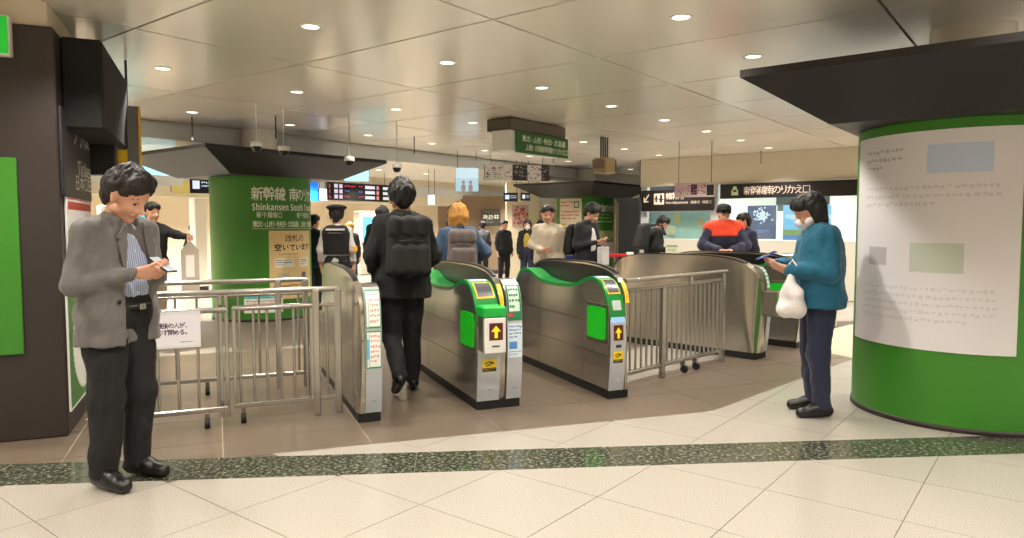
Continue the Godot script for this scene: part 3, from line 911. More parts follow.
func hood(g: Node3D, x0: float, x1: float, out_side: float, lining_side: float) -> void:     # the taller steel wall with its black lining
	var poly := mirror_profile(hood_line)
	var body := begin(true)
	if out_side == 0.0:
		add_prism(body, poly, x0, x1, SIDE, true)
	else:
		# the outer face curves in towards both ends, more so near the top, like a sheet wrapped on a cone
		var xo := x0 if out_side < 0 else x1
		var xi := x1 if out_side < 0 else x0
		var nu := 40
		var nv := 14
		var pt := func(i: int, j: int) -> Vector3:
			var y := lerpf(0.07, 1.0, float(j) / nv)
			var u := float(i) / nu
			var e := 0.5 - 0.5 * cos(PI * u)
			var zf := -2.0
			var line := hood_line
			var yy := y
			var zedge := -0.015
			var zt := lerpf(zedge, -1.985, e)
			var ytop := 1.11
			for k in line.size() - 1:
				var fz := zt if zt > -1.0 else -2.0 - zt
				if fz <= line[k].x and fz >= line[k + 1].x and line[k].y > 0.6:
					ytop = lerpf(line[k].y, line[k + 1].y, clampf(inverse_lerp(line[k].x, line[k + 1].x, fz), 0, 1))
			if zt > -0.03 or zt < -1.97:
				ytop = minf(ytop, 0.8)
			yy = lerpf(0.07, ytop, float(j) / nv)
			var R := 0.05 + 0.36 * clampf(yy, 0, 1.1)
			var dd := minf(-zt, 2.0 + zt)
			var bend := clampf(1.0 - dd / R, 0, 1)
			return Vector3(xo + signf(xi - xo) * absf(xi - xo) * 0.98 * (1.0 - sqrt(maxf(0.0, 1.0 - bend * bend))), yy, zt)
		for i in nu:
			for j in nv:
				var q := [pt.call(i, j), pt.call(i + 1, j), pt.call(i + 1, j + 1), pt.call(i, j + 1)]
				for t in [[0, 1, 2], [0, 2, 3]]:
					tri(body, q[t[0]], q[t[1]], q[t[2]], out_side > 0)
		add_prism(body, poly, xi - signf(xi - xo) * 0.006, xi, SIDE, true)
		# lid strip between the curved face and the inner sheet
		for i in nu:
			var a: Vector3 = pt.call(i, nv)
			var b: Vector3 = pt.call(i + 1, nv)
			var a2 := Vector3(xi, a.y, a.z)
			var b2 := Vector3(xi, b.y, b.z)
			tri(body, a, b, b2, out_side > 0)
			tri(body, a, b2, a2, out_side > 0)
		for i in [0, nu]:
			for j in nv:
				var a: Vector3 = pt.call(i, j)
				var b: Vector3 = pt.call(i, j + 1)
				tri(body, a, b, Vector3(xi, b.y, b.z), (i == 0) == (out_side < 0))
				tri(body, a, Vector3(xi, b.y, b.z), Vector3(xi, a.y, a.z), (i == 0) == (out_side < 0))
	part(g, "hood", done(body), M.steel)
	var up := PackedVector2Array([Vector2(-2.2, 0.86), Vector2(0.2, 0.86), Vector2(0.2, 1.3), Vector2(-2.2, 1.3)])
	for ls in ([-1.0, 1.0] if lining_side == 0.0 else [lining_side]):
		for q in Geometry2D.intersect_polygons(up, inset(poly, 0.014)):
			var xl := x0 if ls < 0 else x1
			part(g, "hood_lining", prism_mesh(q, xl - 0.003, xl + 0.003, SIDE), M.black)
	if out_side >= 0.0:
		part(g, "edge_label", strip_mesh(hood_line, 0.72, 0.92, x0 + (x1 - x0) * 0.15, x1 - (x1 - x0) * 0.15, 0.006, 6), M.yellow_label)
	# slim black fin on top, as the passage sensors' cover
	var fin := PackedVector2Array()
	for p in poly:
		if p.y > 1.0:
			fin.append(p + Vector2(0, -0.002))
	var top := PackedVector2Array(fin)
	for k in range(fin.size() - 1, -1, -1):
		top.append(fin[k] + Vector2(0, 0.014))
	part(g, "sensor_fin", prism_mesh(top, x0 + (x1 - x0) * 0.2, x1 - (x1 - x0) * 0.2, SIDE), M.black)
func plinth(g: Node3D, x0: float, x1: float) -> void:
	part(g, "plinth", box_mesh(Vector3(x1 - x0 - 0.01, 0.075, 1.93), 0.004, Vector3((x0 + x1) * 0.5, 0.0375, -1.0)), M.rubber)
func build_gates() -> void:
	reader_line = smooth_line([Vector2(-0.035, 0.07), Vector2(-0.012, 0.25), Vector2(0, 0.45), Vector2(-0.005, 0.62), Vector2(-0.03, 0.76), Vector2(-0.085, 0.88), Vector2(-0.17, 0.955), Vector2(-0.29, 0.985), Vector2(-0.42, 0.97), Vector2(-0.6, 0.915), Vector2(-0.8, 0.89), Vector2(-1.0, 0.885)], 4)
	plain_line = smooth_line([Vector2(-0.035, 0.07), Vector2(-0.012, 0.25), Vector2(0, 0.45), Vector2(-0.003, 0.65), Vector2(-0.018, 0.82), Vector2(-0.055, 0.93), Vector2(-0.12, 0.985), Vector2(-0.25, 1.0), Vector2(-0.6, 0.95), Vector2(-1.0, 0.92)], 4)
	hood_line = smooth_line([Vector2(-0.04, 0.07), Vector2(-0.02, 0.3), Vector2(-0.015, 0.6), Vector2(-0.03, 0.8), Vector2(-0.08, 0.92), Vector2(-0.2, 1.02), Vector2(-0.4, 1.07), Vector2(-0.7, 1.09), Vector2(-1.0, 1.09)], 4)
	glow_mat("pale_blue", Color(0.55, 0.72, 0.88), 0.35)
	mat("pale_screen", Color(0.72, 0.76, 0.74), 0.2)
	mat("reader_face", Color(0.30, 0.30, 0.33), 0.25)
	mat("gate_green_light", Color(0.05, 0.66, 0.24), 0.35)
	# print on the gates
	var im := page(96, 110, Color(0.34, 0.10, 0.09))
	var y := Color(0.97, 0.90, 0.12)
	for k in 22:
		stroke(im, Vector2(48 - k * 1.55, 18 + k * 1.7), Vector2(48 + k * 1.55, 18 + k * 1.7), 1.5, y)
	rect(im, 36, 50, 24, 46, y)
	print_mat("arrow", im)
	im = page(96, 110, Color(0.93, 0.80, 0.10))
	stroke(im, Vector2(18, 40), Vector2(50, 26), 5, Color(0.1, 0.08, 0.05))
	stroke(im, Vector2(50, 26), Vector2(76, 42), 5, Color(0.1, 0.08, 0.05))
	stroke(im, Vector2(28, 58), Vector2(56, 50), 5, Color(0.1, 0.08, 0.05))
	stroke(im, Vector2(56, 50), Vector2(72, 30), 4, Color(0.1, 0.08, 0.05))
	rect(im, 0, 78, 96, 32, Color(0.12, 0.1, 0.06))
	fine_print(im, 6, 84, 84, 20, 2, Color(0.93, 0.80, 0.10), 31)
	print_mat("caution", im)
	im = page(48, 32, Color(0.72, 0.74, 0.76))
	ltext(im, "11", 8, 16, 30, Color(0.3, 0.32, 0.36))
	print_mat("serial_11", im)
	im = page(48, 48, Color(0.72, 0.74, 0.76))
	ltext(im, "C", 12, 24, 46, Color(0.95, 0.95, 0.96))
	print_mat("serial_c", im)
	im = page(160, 120, Color(0.85, 0.9, 0.94))
	rect(im, 0, 0, 160, 40, Color(0.12, 0.30, 0.72))
	fine_print(im, 12, 52, 136, 56, 3, Color(0.12, 0.25, 0.6), 32)
	print_mat("blue_sticker", im)
	im = page(160, 120, Color(0.88, 0.90, 0.86))
	fine_print(im, 12, 14, 136, 92, 4, Color(0.35, 0.45, 0.4), 33)
	print_mat("white_sticker", im)
	im = page(40, 160, Color(0.95, 0.80, 0.12))
	fine_print(im, 8, 14, 24, 130, 9, Color(0.15, 0.12, 0.05), 34)
	print_mat("yellow_label", im)
	im = page(160, 280, Color(0.10, 0.47, 0.30))
	rect(im, 20, 10, 120, 200, Color(0.80, 0.88, 0.82))
	fine_print(im, 26, 22, 108, 180, 4, Color(0.12, 0.45, 0.3), 35)
	rect(im, 10, 220, 60, 30, Color(0.75, 0.2, 0.2))
	print_mat("green_notice", im)
	im = page(160, 280, Color(0.82, 0.88, 0.92))
	fine_print(im, 14, 20, 132, 110, 4, Color(0.10, 0.35, 0.65), 36)
	rect(im, 14, 150, 90, 60, Color(0.30, 0.55, 0.80))
	fine_print(im, 14, 226, 132, 40, 2, Color(0.3, 0.5, 0.7), 37)
	print_mat("blue_notice", im)
	for k in 2:
		im = page(160, 280, Color(0.16, 0.55, 0.34))
		rect(im, 8, 8, 24, 264, Color(0.85, 0.9, 0.86))
		if k == 1:
			rect(im, 6, 60, 30, 150, Color(0.40, 0.70, 0.85))
		rect(im, 36, 10, 116, 258, Color(0.92, 0.92, 0.90))
		fine_print(im, 46, 26, 96, 226, 6, Color(0.86, 0.58, 0.58), 38 + k)
		print_mat("ticket_notice_%d" % k, im)
	# left row, seen from its passage sides
	var p := Vector3(0.9225, 0, -0.3859)
	var o := Vector3(-0.262, 0, -5.335)
	var g := thing("ticket_gate", "narrow steel ticket gate with white stickers beside the left railing", "ticket gate", o - p * 0.91, 22.7, "ticket gates")
	plinth(g, 0.0, 0.175)
	hood(g, 0.0, 0.055, -1.0, 1.0)
	plain_half(g, 0.055, 0.175, [M.ticket_notice_0, M.ticket_notice_1], M.serial_11)
	g = thing("ticket_gate", "wide steel ticket gate with a protruding yellow-arrow box and green cover", "ticket gate", o, 22.7, "ticket gates")
	plinth(g, 0.0, 0.37)
	reader_half(g, 0.0, 0.185, -1.0, 2, true)
	hood(g, 0.19, 0.235, 0.0, 0.0)
	plain_half(g, 0.24, 0.37, [M.green_notice, M.blue_notice], M.serial_11)
	g = thing("ticket_gate", "steel ticket gate with yellow arrow flush on its curved front, left of the slatted railing", "ticket gate", o + p * 1.10 + Vector3(0.045, 0, 0.07), 22.7, "ticket gates")
	plinth(g, 0.0, 0.2)
	reader_half(g, 0.0, 0.145, -1.0, 3, false)
	hood(g, 0.15, 0.2, 1.0, -1.0)
	# right row, turned 45 degrees
	var q := Vector3(0.7071, 0, -0.7071)
	var e := Vector3(2.60, 0, -7.39)
	g = thing("ticket_gate", "plain-sided steel ticket gate right of the slatted railing", "ticket gate", e, 45.0, "ticket gates")
	plinth(g, 0.0, 0.26)
	hood(g, 0.0, 0.17, -1.0, 1.0)
	plain_half(g, 0.17, 0.26, [M.green_notice, M.blue_notice], M.serial_11)
	part(g, "sensor_box", box_mesh(Vector3(0.14, 0.27, 0.16), 0.012, Vector3(0.175, 0.60, 0.06)), M.steel)
	g = thing("ticket_gate", "farthest right steel ticket gate beside the woman in teal", "ticket gate", e + q * 1.02, 45.0, "ticket gates")
	plinth(g, 0.0, 0.37)
	reader_half(g, 0.0, 0.185, -1.0, 5, false)
	hood(g, 0.19, 0.235, 0.0, 0.0)
	plain_half(g, 0.24, 0.37, [M.green_notice, M.blue_notice], M.serial_11)

# ---------------------------------------------------------------- railings
func caster(parent: Node3D, x: float) -> void:
	var c := part(parent, "caster", box_mesh(Vector3(0.03, 0.05, 0.045), 0.004, Vector3(x, 0.085, 0)), M.steel_dark)
	var w := begin(true)
	add_tube(w, [Vector3(x - 0.018, 0.036, 0.02), Vector3(x + 0.018, 0.036, 0.02)], 0.036, 16)
	part(c, "wheel", done(w), M.rubber)
func railing(label: String, at: Vector3, turn: float, len: float, bars: int, top: float, mid: float, posts: Array, wheels: Array, flat_posts := true) -> Node3D:
	var o := thing("railing", label, "railing", at, turn, "stainless railings")
	part(o, "top_rail", tube_mesh([Vector3(0, top, 0), Vector3(len, top, 0)], 0.02, 12), M.rail_steel)
	if mid > 0.0:
		part(o, "middle_rail", tube_mesh([Vector3(0, mid, 0), Vector3(len, mid, 0)], 0.014, 10), M.rail_steel)
	part(o, "bottom_rail", box_mesh(Vector3(len, 0.035, 0.035), 0.006, Vector3(len / 2, 0.125, 0)), M.rail_steel)
	var bar := tube_mesh([Vector3(0, 0.13, 0), Vector3(0, mid if mid > 0.0 else top, 0)], 0.0105, 10)
	for k in bars:
		part(o, "bar", bar, M.rail_steel, Vector3(len * (k + 0.5) / bars, 0, 0))
	for x in posts:
		part(o, "post", box_mesh(Vector3(0.05, top, 0.05), 0.006, Vector3(x, top / 2, 0)), M.rail_steel)
	for x in wheels:
		caster(o, x)
	return o
func build_fences() -> void:
	var p := Vector3(0.9225, 0, -0.3859)
	var e := Vector3(-1.32, 0, -5.31)                    # right end, beside the first gate
	railing("fixed stainless railing bay between flat post and first gate", e - p * 0.16, 22.7, 0.16, 1, 0.95, 0.83, [0.0, 0.16], [])
	var leaf := railing("rolling railing leaf on one caster beside the flat post", e - p * 0.74, 22.7, 0.56, 6, 0.83, 0.0, [], [0.06])
	part(leaf, "stile", box_mesh(Vector3(0.03, 0.72, 0.03), 0.005, Vector3(0.01, 0.48, 0)), M.rail_steel)
	part(leaf, "stile", box_mesh(Vector3(0.03, 0.72, 0.03), 0.005, Vector3(0.55, 0.48, 0)), M.rail_steel)
	railing("rolling railing leaf behind the man in the grey blazer, carrying a white notice", e - p * 1.66 + Vector3(0.02, 0, 0.05), 22.7, 0.88, 7, 0.83, 0.0, [], [0.74])
	var hr := thing("handrail", "long stainless handrail above the rolling railing leaves", "railing", e - p * 1.66, 22.7)
	part(hr, "rail", tube_mesh([Vector3(0, 0.95, 0), Vector3(1.50, 0.95, 0)], 0.02, 12), M.rail_steel)
	for x in [0.02, 0.84, 0.88]:
		part(hr, "upright", box_mesh(Vector3(0.028, 0.90 if x > 0.5 else 0.95, 0.028), 0.004, Vector3(x, 0.49 if x > 0.5 else 0.475, -0.05)), M.rail_steel)
	railing("rear stainless railing in front of the green column", e - p * 2.55 - Vector3(0.3859, 0, 0.9225) * 1.02, 22.7, 2.45, 15, 0.95, 0.83, [0.02, 2.2, 2.43], [0.95, 1.62])
	# notice on the rolling leaf
	var im := page(300, 210, Color(0.90, 0.89, 0.92))
	rect(im, 6, 6, 288, 2, Color(0.7, 0.74, 0.76))
	rect(im, 6, 202, 288, 2, Color(0.7, 0.74, 0.76))
	jtext(im, "最後の人が、", 72, 62, 30, Color(0.28, 0.2, 0.26), 0.07, 0.98)
	jtext(im, "必ず閉める。", 72, 102, 30, Color(0.28, 0.2, 0.26), 0.07, 0.98)
	fine_print(im, 190, 172, 90, 14, 1, Color(0.25, 0.22, 0.25), 41)
	var n := thing("railing_notice", "white laminated notice hung on the railing beside the grey blazer", "notice", e - p * 1.13 + Vector3(0.045, 0.71, 0.10), 22.7)
	board(n, "sheet", Vector3.ZERO, 0.36, 0.25, print_mat("railing_notice", im, 0.3), M.white_plastic, 0.004)
	# right-hand railing between the third and fourth gates
	var a := Vector3(0.95, 0, -6.08)
	var o := railing("slatted stainless railing between the two rows of gates", a, 45.0, 1.78, 21, 0.86, 0.0, [0.64, 1.76], [1.0, 1.22])
	part(o, "hand_rail", tube_mesh([Vector3(0, 0.95, 0.03), Vector3(1.78, 0.95, 0.03)], 0.02, 12), M.rail_steel)
	part(o, "bracket", box_mesh(Vector3(0.05, 0.11, 0.02), 0.004, Vector3(1.1, 0.905, 0.02)), M.rail_steel)
	part(o, "bracket", box_mesh(Vector3(0.05, 0.11, 0.02), 0.004, Vector3(1.74, 0.905, 0.02)), M.rail_steel)

# ---------------------------------------------------------------- left pillar and hanging signs
func build_pillar_and_signs() -> void:
	var o := thing("sign_pillar", "dark brown square pillar with ticket signs behind the man in the grey blazer", "pillar", Vector3(-3.0, 0, -4.7), 22.7)
	part(o, "shaft", box_mesh(Vector3(0.7, 2.72, 1.2), 0.01, Vector3(-0.35, 1.36, -0.6)), M.dark_brown)
	part(o, "cap", box_mesh(Vector3(0.62, CEIL - 2.72, 1.1), 0.01, Vector3(-0.35, (CEIL + 2.72) / 2, -0.6)), M.wall_beige)
	part(o, "overhead_box", box_mesh(Vector3(0.25, 0.62, 1.5), 0.015, Vector3(0.125, 2.40, -0.95)), M.black_matte)
	# signs on the side that looks at the gates
	var im := page(400, 330, Color(0.20, 0.185, 0.20))
	var w := Color(0.86, 0.85, 0.84)
	jtext(im, "うりば", 120, 20, 92, w, 0.065, 0.95)
	ltext(im, "Tickets", 190, 165, 82, w, 0.9)
	jtext(im, "日本", 150, 235, 60, w, 0.05)
	jtext(im, "口田", 280, 235, 60, w, 0.05)
	var b := board(o, "ticket_sign", Vector3(0.012, 1.92, -0.60), 1.12, 0.60, print_mat("tickets_sign", im, 0.4), M.dark_grey, 0.02)
	b.rotation_degrees.y = 90
	im = page(320, 240, Color(0.88, 0.87, 0.87))
	rect(im, 0, 0, 320, 4, Color(0.75, 0.25, 0.22))
	rect(im, 8, 10, 304, 22, Color(0.72, 0.22, 0.2))
	jtext(im, "本日", 70, 70, 84, Color(0.78, 0.2, 0.2), 0.05, 1.05)
	fine_print(im, 20, 180, 280, 46, 2, Color(0.6, 0.4, 0.4), 51)
	b = board(o, "red_notice", Vector3(0.012, 1.31, -0.62), 1.0, 0.62, print_mat("red_notice", im, 0.4), M.white_plastic, 0.016)
	b.rotation_degrees.y = 90
	im = page(320, 300, Color(0.20, 0.44, 0.16))
	for k in 46:
		var a := TAU * k / 46.0
		var c := Vector2(160, 150)
		stroke(im, c + Vector2(cos(a) * 60, sin(a) * 60), c + Vector2(cos(a) * 118, sin(a) * 120), 8, Color(0.84, 0.86, 0.82))
	stroke(im, Vector2(120, 190), Vector2(200, 110), 16, Color(0.84, 0.86, 0.82))
	rect(im, 0, 0, 320, 6, Color(0.85, 0.87, 0.83))
	rect(im, 0, 294, 320, 6, Color(0.85, 0.87, 0.83))
	b = board(o, "green_notice", Vector3(0.012, 0.58, -0.58), 1.12, 0.84, print_mat("oval_notice", im, 0.4), M.white_plastic, 0.016)
	b.rotation_degrees.y = 90
	part(o, "green_panel", box_mesh(Vector3(0.42, 1.28, 0.02), 0.004, Vector3(-0.44, 1.22, 0.01)), M.column_green)
	var ex := thing("exit_sign", "small bright green lit sign at the top of the dark pillar", "sign", Vector3(-3.0, 0, -4.7) + Vector3(0.9225, 0, -0.3859) * -0.36 + Vector3(0.3859, 0, 0.9225) * 0.05 + Vector3(0, 2.62, 0), 22.7)
	part(ex, "case", box_mesh(Vector3(0.28, 0.25, 0.08), 0.008), M.white_plastic)
	part(ex, "lit_face", box_mesh(Vector3(0.26, 0.23, 0.01), 0.002, Vector3(0, 0, 0.042)), glow_mat("exit_glow", Color(0.08, 0.62, 0.16), 0.7))
	# black display box and yellow guide sign hanging past the pillar
	var d := thing("hanging_display", "black box display hanging beside the dark pillar above the man's head", "display", Vector3(-3.42, 2.02, -5.95), 22.7)
	part(d, "case", box_mesh(Vector3(0.20, 0.36, 0.2), 0.012), M.black)
	part(d, "hanger", box_mesh(Vector3(0.05, CEIL - 2.2, 0.05), 0.004, Vector3(0, (CEIL - 2.2) / 2 + 0.18, 0)), M.black)
	part(d, "indicator", box_mesh(Vector3(0.02, 0.015, 0.01), 0.002, Vector3(-0.03, 0.11, 0.10)), M.screen_white)
	var y := thing("yellow_sign", "yellow edged grey guide sign hanging left of the green column", "sign", Vector3(-3.46, 2.12, -6.42), 30.0)
	part(y, "panel", box_mesh(Vector3(0.20, 0.72, 0.3), 0.006), mat("sign_grey", Color(0.42, 0.42, 0.44), 0.4))
	part(y, "yellow_edge", box_mesh(Vector3(0.085, 0.70, 0.012), 0.003, Vector3(-0.055, 0.0, 0.156)), M.yellow)
	part(y, "yellow_edge", box_mesh(Vector3(0.02, 0.70, 0.012), 0.003, Vector3(0.088, 0.0, 0.156)), M.yellow)
	part(y, "hanger", tube_mesh([Vector3(0, 0.36, 0), Vector3(0, CEIL - 2.12, 0)], 0.012, 8), M.dark_grey)
	# green line sign under its ceiling housing
	im = page(640, 150, Color(0.05, 0.36, 0.12))
	w = Color(0.85, 0.88, 0.80)
	jtext(im, "東北・山形・秋田・北海道", 60, 22, 46, w, 0.06)
	jtext(im, "上越・北陸新幹線のりかえ口", 96, 84, 44, w, 0.06, 0.98)
	var s := thing("line_sign", "green hanging line sign in a pale housing under the ceiling", "sign", AB(7.60, -6.07, 0), HALL)
	var p := part(s, "housing", box_mesh(Vector3(1.42, 0.27, 0.30), 0.01, Vector3(0.64, 2.585, -0.02)), M.white_plastic)
	p.set_meta("label", "pale end housing")
	board(s, "green_face", Vector3(0.70, 2.57, 0.145), 1.26, 0.29, print_mat("line_sign", im, 0.3), M.gate_green, 0.03)
	part(s, "mount", box_mesh(Vector3(1.34, 0.17, 0.42), 0.01, Vector3(0.64, 2.805, -0.08)), mat("mount_brown", Color(0.34, 0.30, 0.26), 0.5))
	for x in [1.36, 1.42]:
		part(s, "cable", tube_mesh([Vector3(x - 0.1, 2.87, 0.0), Vector3(x, 2.82, 0.04), Vector3(x + 0.03, 2.74, 0.02), Vector3(x - 0.06, 2.70, 0.0)], 0.008, 6), M.black)
	# ceiling device
	s = thing("ceiling_device", "beige ceiling-hung device with dark cables near the middle of the ceiling", "device", Vector3(1.55, 2.42, -11.9), HALL)
	part(s, "case", box_mesh(Vector3(0.30, 0.26, 0.26), 0.02), mat("device_beige", Color(0.62, 0.55, 0.40), 0.5))
	part(s, "lens", box_mesh(Vector3(0.05, 0.2, 0.2), 0.01, Vector3(0.17, 0, 0.02)), M.black)
	part(s, "side_unit", box_mesh(Vector3(0.1, 0.16, 0.2), 0.02, Vector3(-0.2, 0.02, 0)), M.wall_brown)
	for k in 4:
		part(s, "hanger", tube_mesh([Vector3(-0.12 + 0.07 * k, 0.12, 0), Vector3(-0.12 + 0.07 * k, CEIL - 2.42, 0)], 0.014, 6), M.dark_grey)
	# security cameras under the ceiling edge by the green column
	var cams := [[Vector3(-3.05, 2.37, -8.5), "first"], [Vector3(-2.82, 2.35, -8.8), "second"], [Vector3(-2.15, 2.28, -9.4), "third"], [Vector3(-1.62, 2.24, -10.0), "rightmost"]]
	var dome := lathe_mesh([Vector2(0.0, -0.07), Vector2(0.03, -0.066), Vector2(0.052, -0.045), Vector2(0.06, -0.01), Vector2(0.06, 0.0)], 16)
	var cap := lathe_mesh([Vector2(0.062, -0.005), Vector2(0.07, 0.0), Vector2(0.068, 0.05), Vector2(0.02, 0.065), Vector2(0.0, 0.065)], 16)
	for c in cams:
		var t := thing("security_camera", "white dome security camera, %s from the left above the green column's canopy" % c[1], "camera", c[0], 0, "dome cameras above the canopy")
		part(t, "housing", cap, M.white_plastic)
		part(t, "dome", dome, M.black)
		part(t, "rod", tube_mesh([Vector3(0, 0.05, 0), Vector3(0, CEIL - c[0].y, 0)], 0.006, 6), M.white_plastic)

# thin drop rods for the ceiling sensors
	var rods := [[Vector3(-4.35, 2.62, -9.7), "leftmost"], [Vector3(-3.18, 2.58, -9.6), "second"], [Vector3(-2.42, 2.60, -10.6), "third"], [Vector3(-1.62, 2.6, -11.8), "fourth"], [Vector3(0.8, 2.62, -13.8), "fifth"], [Vector3(4.9, 2.62, -14.0), "rightmost"]]
	for c in rods:
		var t := thing("sensor_rod", "short thin dark rod hanging from the ceiling, %s of the row" % c[1], "rod", c[0], 0, "short rods under the ceiling")
		part(t, "rod", tube_mesh([Vector3(0, 0, 0), Vector3(0, CEIL - c[0].y, 0)], 0.008, 6), M.dark_grey)
		part(t, "tip", tube_mesh([Vector3(0, -0.03, 0), Vector3(0, 0.01, 0)], 0.014, 8), M.white_plastic)

# ---------------------------------------------------------------- things in the distance
func screen(called: String, label: String, at: Vector3, turn: float, w: float, h: float, face: Material, hang := 0.0) -> void:
	var s := thing(called, label, "sign" if called.contains("sign") or called.contains("banner") else "screen", at, turn)
	board(s, "panel", Vector3.ZERO, w, h, face, M.dark_grey, 0.05)
	if hang > 0.0:
		for x in [-0.4, 0.4]:
			part(s, "rod", tube_mesh([Vector3(w * x, h / 2, 0), Vector3(w * x, hang - at.y, 0)], 0.006, 6), M.dark_grey)
func build_background() -> void:
	glow_mat("pale_cyan", Color(0.66, 0.86, 0.92), 0.85)
	# departure board: three rows of lit times and train names
	var im := page(640, 130, Color(0.05, 0.03, 0.045))
	for r in 3:
		var y := 12 + r * 39
		var c: Color = [Color(0.9, 0.25, 0.35), Color(0.35, 0.4, 0.9), Color(0.85, 0.2, 0.3)][r]
		rect(im, 14, y + 6, 10, 22, Color(0.8, 0.25, 0.3))
		rect(im, 60, y, 34, 28, Color(0.85, 0.8, 0.85))
		rect(im, 108, y, 30, 28, Color(0.9, 0.78, 0.84))
		fine_print(im, 160, y + 2, 130 - r * 22, 26, 1, c, 61 + r)
		fine_print(im, 300, y + 2, 50, 26, 1, c, 71 + r)
		rect(im, 362, y + 2, 100, 24, Color(0.92, 0.92, 0.92))
		rect(im, 480, y, 26, 28, Color(0.9, 0.55, 0.55))
		rect(im, 548, y + 4, 66, 22, Color(0.85, 0.88, 0.85))
	screen("departure_sign", "black departure board with three lit rows behind the man with the backpack", AB(10.67, -12.75, 2.19), HALL, 1.86, 0.40, print_mat("departures", im, 0.4, 1.0), LOWC)
	screen("blue_sign", "narrow lit blue screen left of the departure board", AB(9.36, -12.75, 2.17), HALL, 0.27, 0.44, M.screen_blue, LOWC)
	screen("platform_screen", "small white lit panel between the blue screen and the departure board", AB(9.62, -12.75, 2.10), HALL, 0.2, 0.26, M.screen_white, LOWC)
	screen("lit_sign", "tiny white lit sign above the passage between the two walking commuters", Vector3(-1.78, 2.0, -15.7), 0, 0.16, 0.22, M.screen_white, LOWC)
	im = page(200, 120, Color(0.03, 0.04, 0.07))
	rect(im, 20, 30, 60, 60, Color(0.85, 0.9, 0.95))
	fine_print(im, 96, 34, 90, 50, 2, Color(0.85, 0.9, 0.95), 64)
	var small := print_mat("small_display", im, 0.4, 1.0)
	screen("train_screen", "small hanging monitor just left of the green column's top", Vector3(-5.9, 2.2, -13.5), 30, 0.42, 0.32, small, LOWC)
	screen("train_screen", "small blue-white monitor hanging left of the distant green column", Vector3(-0.03, 2.07, -16.0), 0, 0.32, 0.2, small, CEIL)
	screen("train_screen", "smaller dim monitor hanging beside the distant green column", Vector3(0.3, 2.08, -16.0), 25, 0.22, 0.18, small, CEIL)
	# hanging picture boards
	im = page(640, 150, Color(0.82, 0.81, 0.80))
	var r := RandomNumberGenerator.new()
	r.seed = 5
	rect(im, 270, 0, 150, 150, Color(0.12, 0.11, 0.15))
	rect(im, 560, 0, 80, 150, Color(0.20, 0.14, 0.14))
	for k in 150:
		var x := r.randi_range(4, 620)
		rect(im, x, r.randi_range(8, 126), r.randi_range(6, 24), r.randi_range(5, 16), Color.from_hsv(r.randf(), 0.28, r.randf_range(0.3, 0.85)))
	screen("picture_banner", "row of small colourful picture boards hanging left of the ceiling device", Vector3(0.1, 2.47, -14.0), 18, 1.34, 0.31, print_mat("picture_banner", im), CEIL)
	im = page(320, 120, Color(0.80, 0.74, 0.74))
	rect(im, 130, 10, 50, 90, Color(0.2, 0.12, 0.18))
	rect(im, 255, 14, 56, 92, Color(0.14, 0.14, 0.16))
	for k in 70:
		rect(im, r.randi_range(6, 240), r.randi_range(10, 96), r.randi_range(5, 16), r.randi_range(4, 12), Color.from_hsv(r.randf_range(0.85, 1.0), 0.4, r.randf_range(0.4, 0.9)))
	screen("picture_banner", "pair of pink and dark picture boards hanging before the fare adjustment sign", Vector3(3.22, 2.05, -12.5), -20, 0.7, 0.25, print_mat("pink_banner", im), CEIL)
	im = page(160, 180, Color(0.74, 0.87, 0.91))
	rect(im, 0, 0, 160, 80, Color(0.84, 0.94, 0.97))
	for k in 2:
		stroke(im, Vector2(55 + 50 * k, 140), Vector2(55 + 50 * k, 165), 15, Color(0.62, 0.56, 0.54))
		stroke(im, Vector2(55 + 50 * k, 108), Vector2(55 + 50 * k, 112), 11, Color(0.66, 0.55, 0.48))
	screen("sky_banner", "pale blue lit hanging panel above the blond commuter", Vector3(-0.89, 2.33, -14.0), 8, 0.46, 0.47, print_mat("sky_banner", im, 0.4, 0.8), CEIL)
	screen("lit_sign", "pale cyan lit panel behind the canopy tip", Vector3(-3.20, 2.50, -14.6), 20, 0.50, 0.34, M.pale_cyan, CEIL - 0.25)
	screen("lit_sign", "pale blue lit panel seen under the canopy's left corner", Vector3(-6.3, 2.42, -12.6), 25, 0.62, 0.22, M.pale_cyan, CEIL - 0.25)
	# platform number sign and poster on the far wall, ticket machines with cyan screens
	im = page(220, 190, Color(0.07, 0.06, 0.06))
	ltext(im, "20·21·22", 14, 55, 56, Color(0.85, 0.82, 0.78), 0.86)
	fine_print(im, 60, 105, 110, 20, 1, Color(0.7, 0.68, 0.62), 65)
	fine_print(im, 20, 140, 180, 18, 1, Color(0.5, 0.5, 0.48), 66)
	screen("platform_sign", "black platform number sign reading 20 21 22 on the brown wall", Vector3(-0.62, 1.66, -20.7), 12, 0.56, 0.48, print_mat("platform_sign", im))
	im = page(160, 190, Color(0.80, 0.66, 0.62))
	for k in 80:
		rect(im, r.randi_range(10, 140), r.randi_range(10, 170), r.randi_range(6, 20), r.randi_range(6, 22), Color.from_hsv(r.randf_range(0.95, 1.03) - 1.0 if r.randf() > 0.5 else 0.02, 0.5, r.randf_range(0.4, 0.95)))
	var wl := thing("partition_wall", "cream partition wall with a pink poster beyond the gates", "partition", Vector3(0.28, 0, -19.2), 10)
	part(wl, "wall", box_mesh(Vector3(0.9, 2.6, 0.2), 0.01, Vector3(0, 1.3, 0)), M.wall_warm)
	board(wl, "poster", Vector3(-0.08, 1.70, 0.115), 0.46, 0.58, print_mat("pink_poster", im), M.white_plastic, 0.02)
	wl = thing("partition_wall", "brown partition wall carrying the platform number sign", "partition", Vector3(-1.1, 0, -21.0), 12)
	part(wl, "wall", box_mesh(Vector3(2.2, 2.3, 0.2), 0.01, Vector3(0, 1.15, 0)), M.wall_brown)
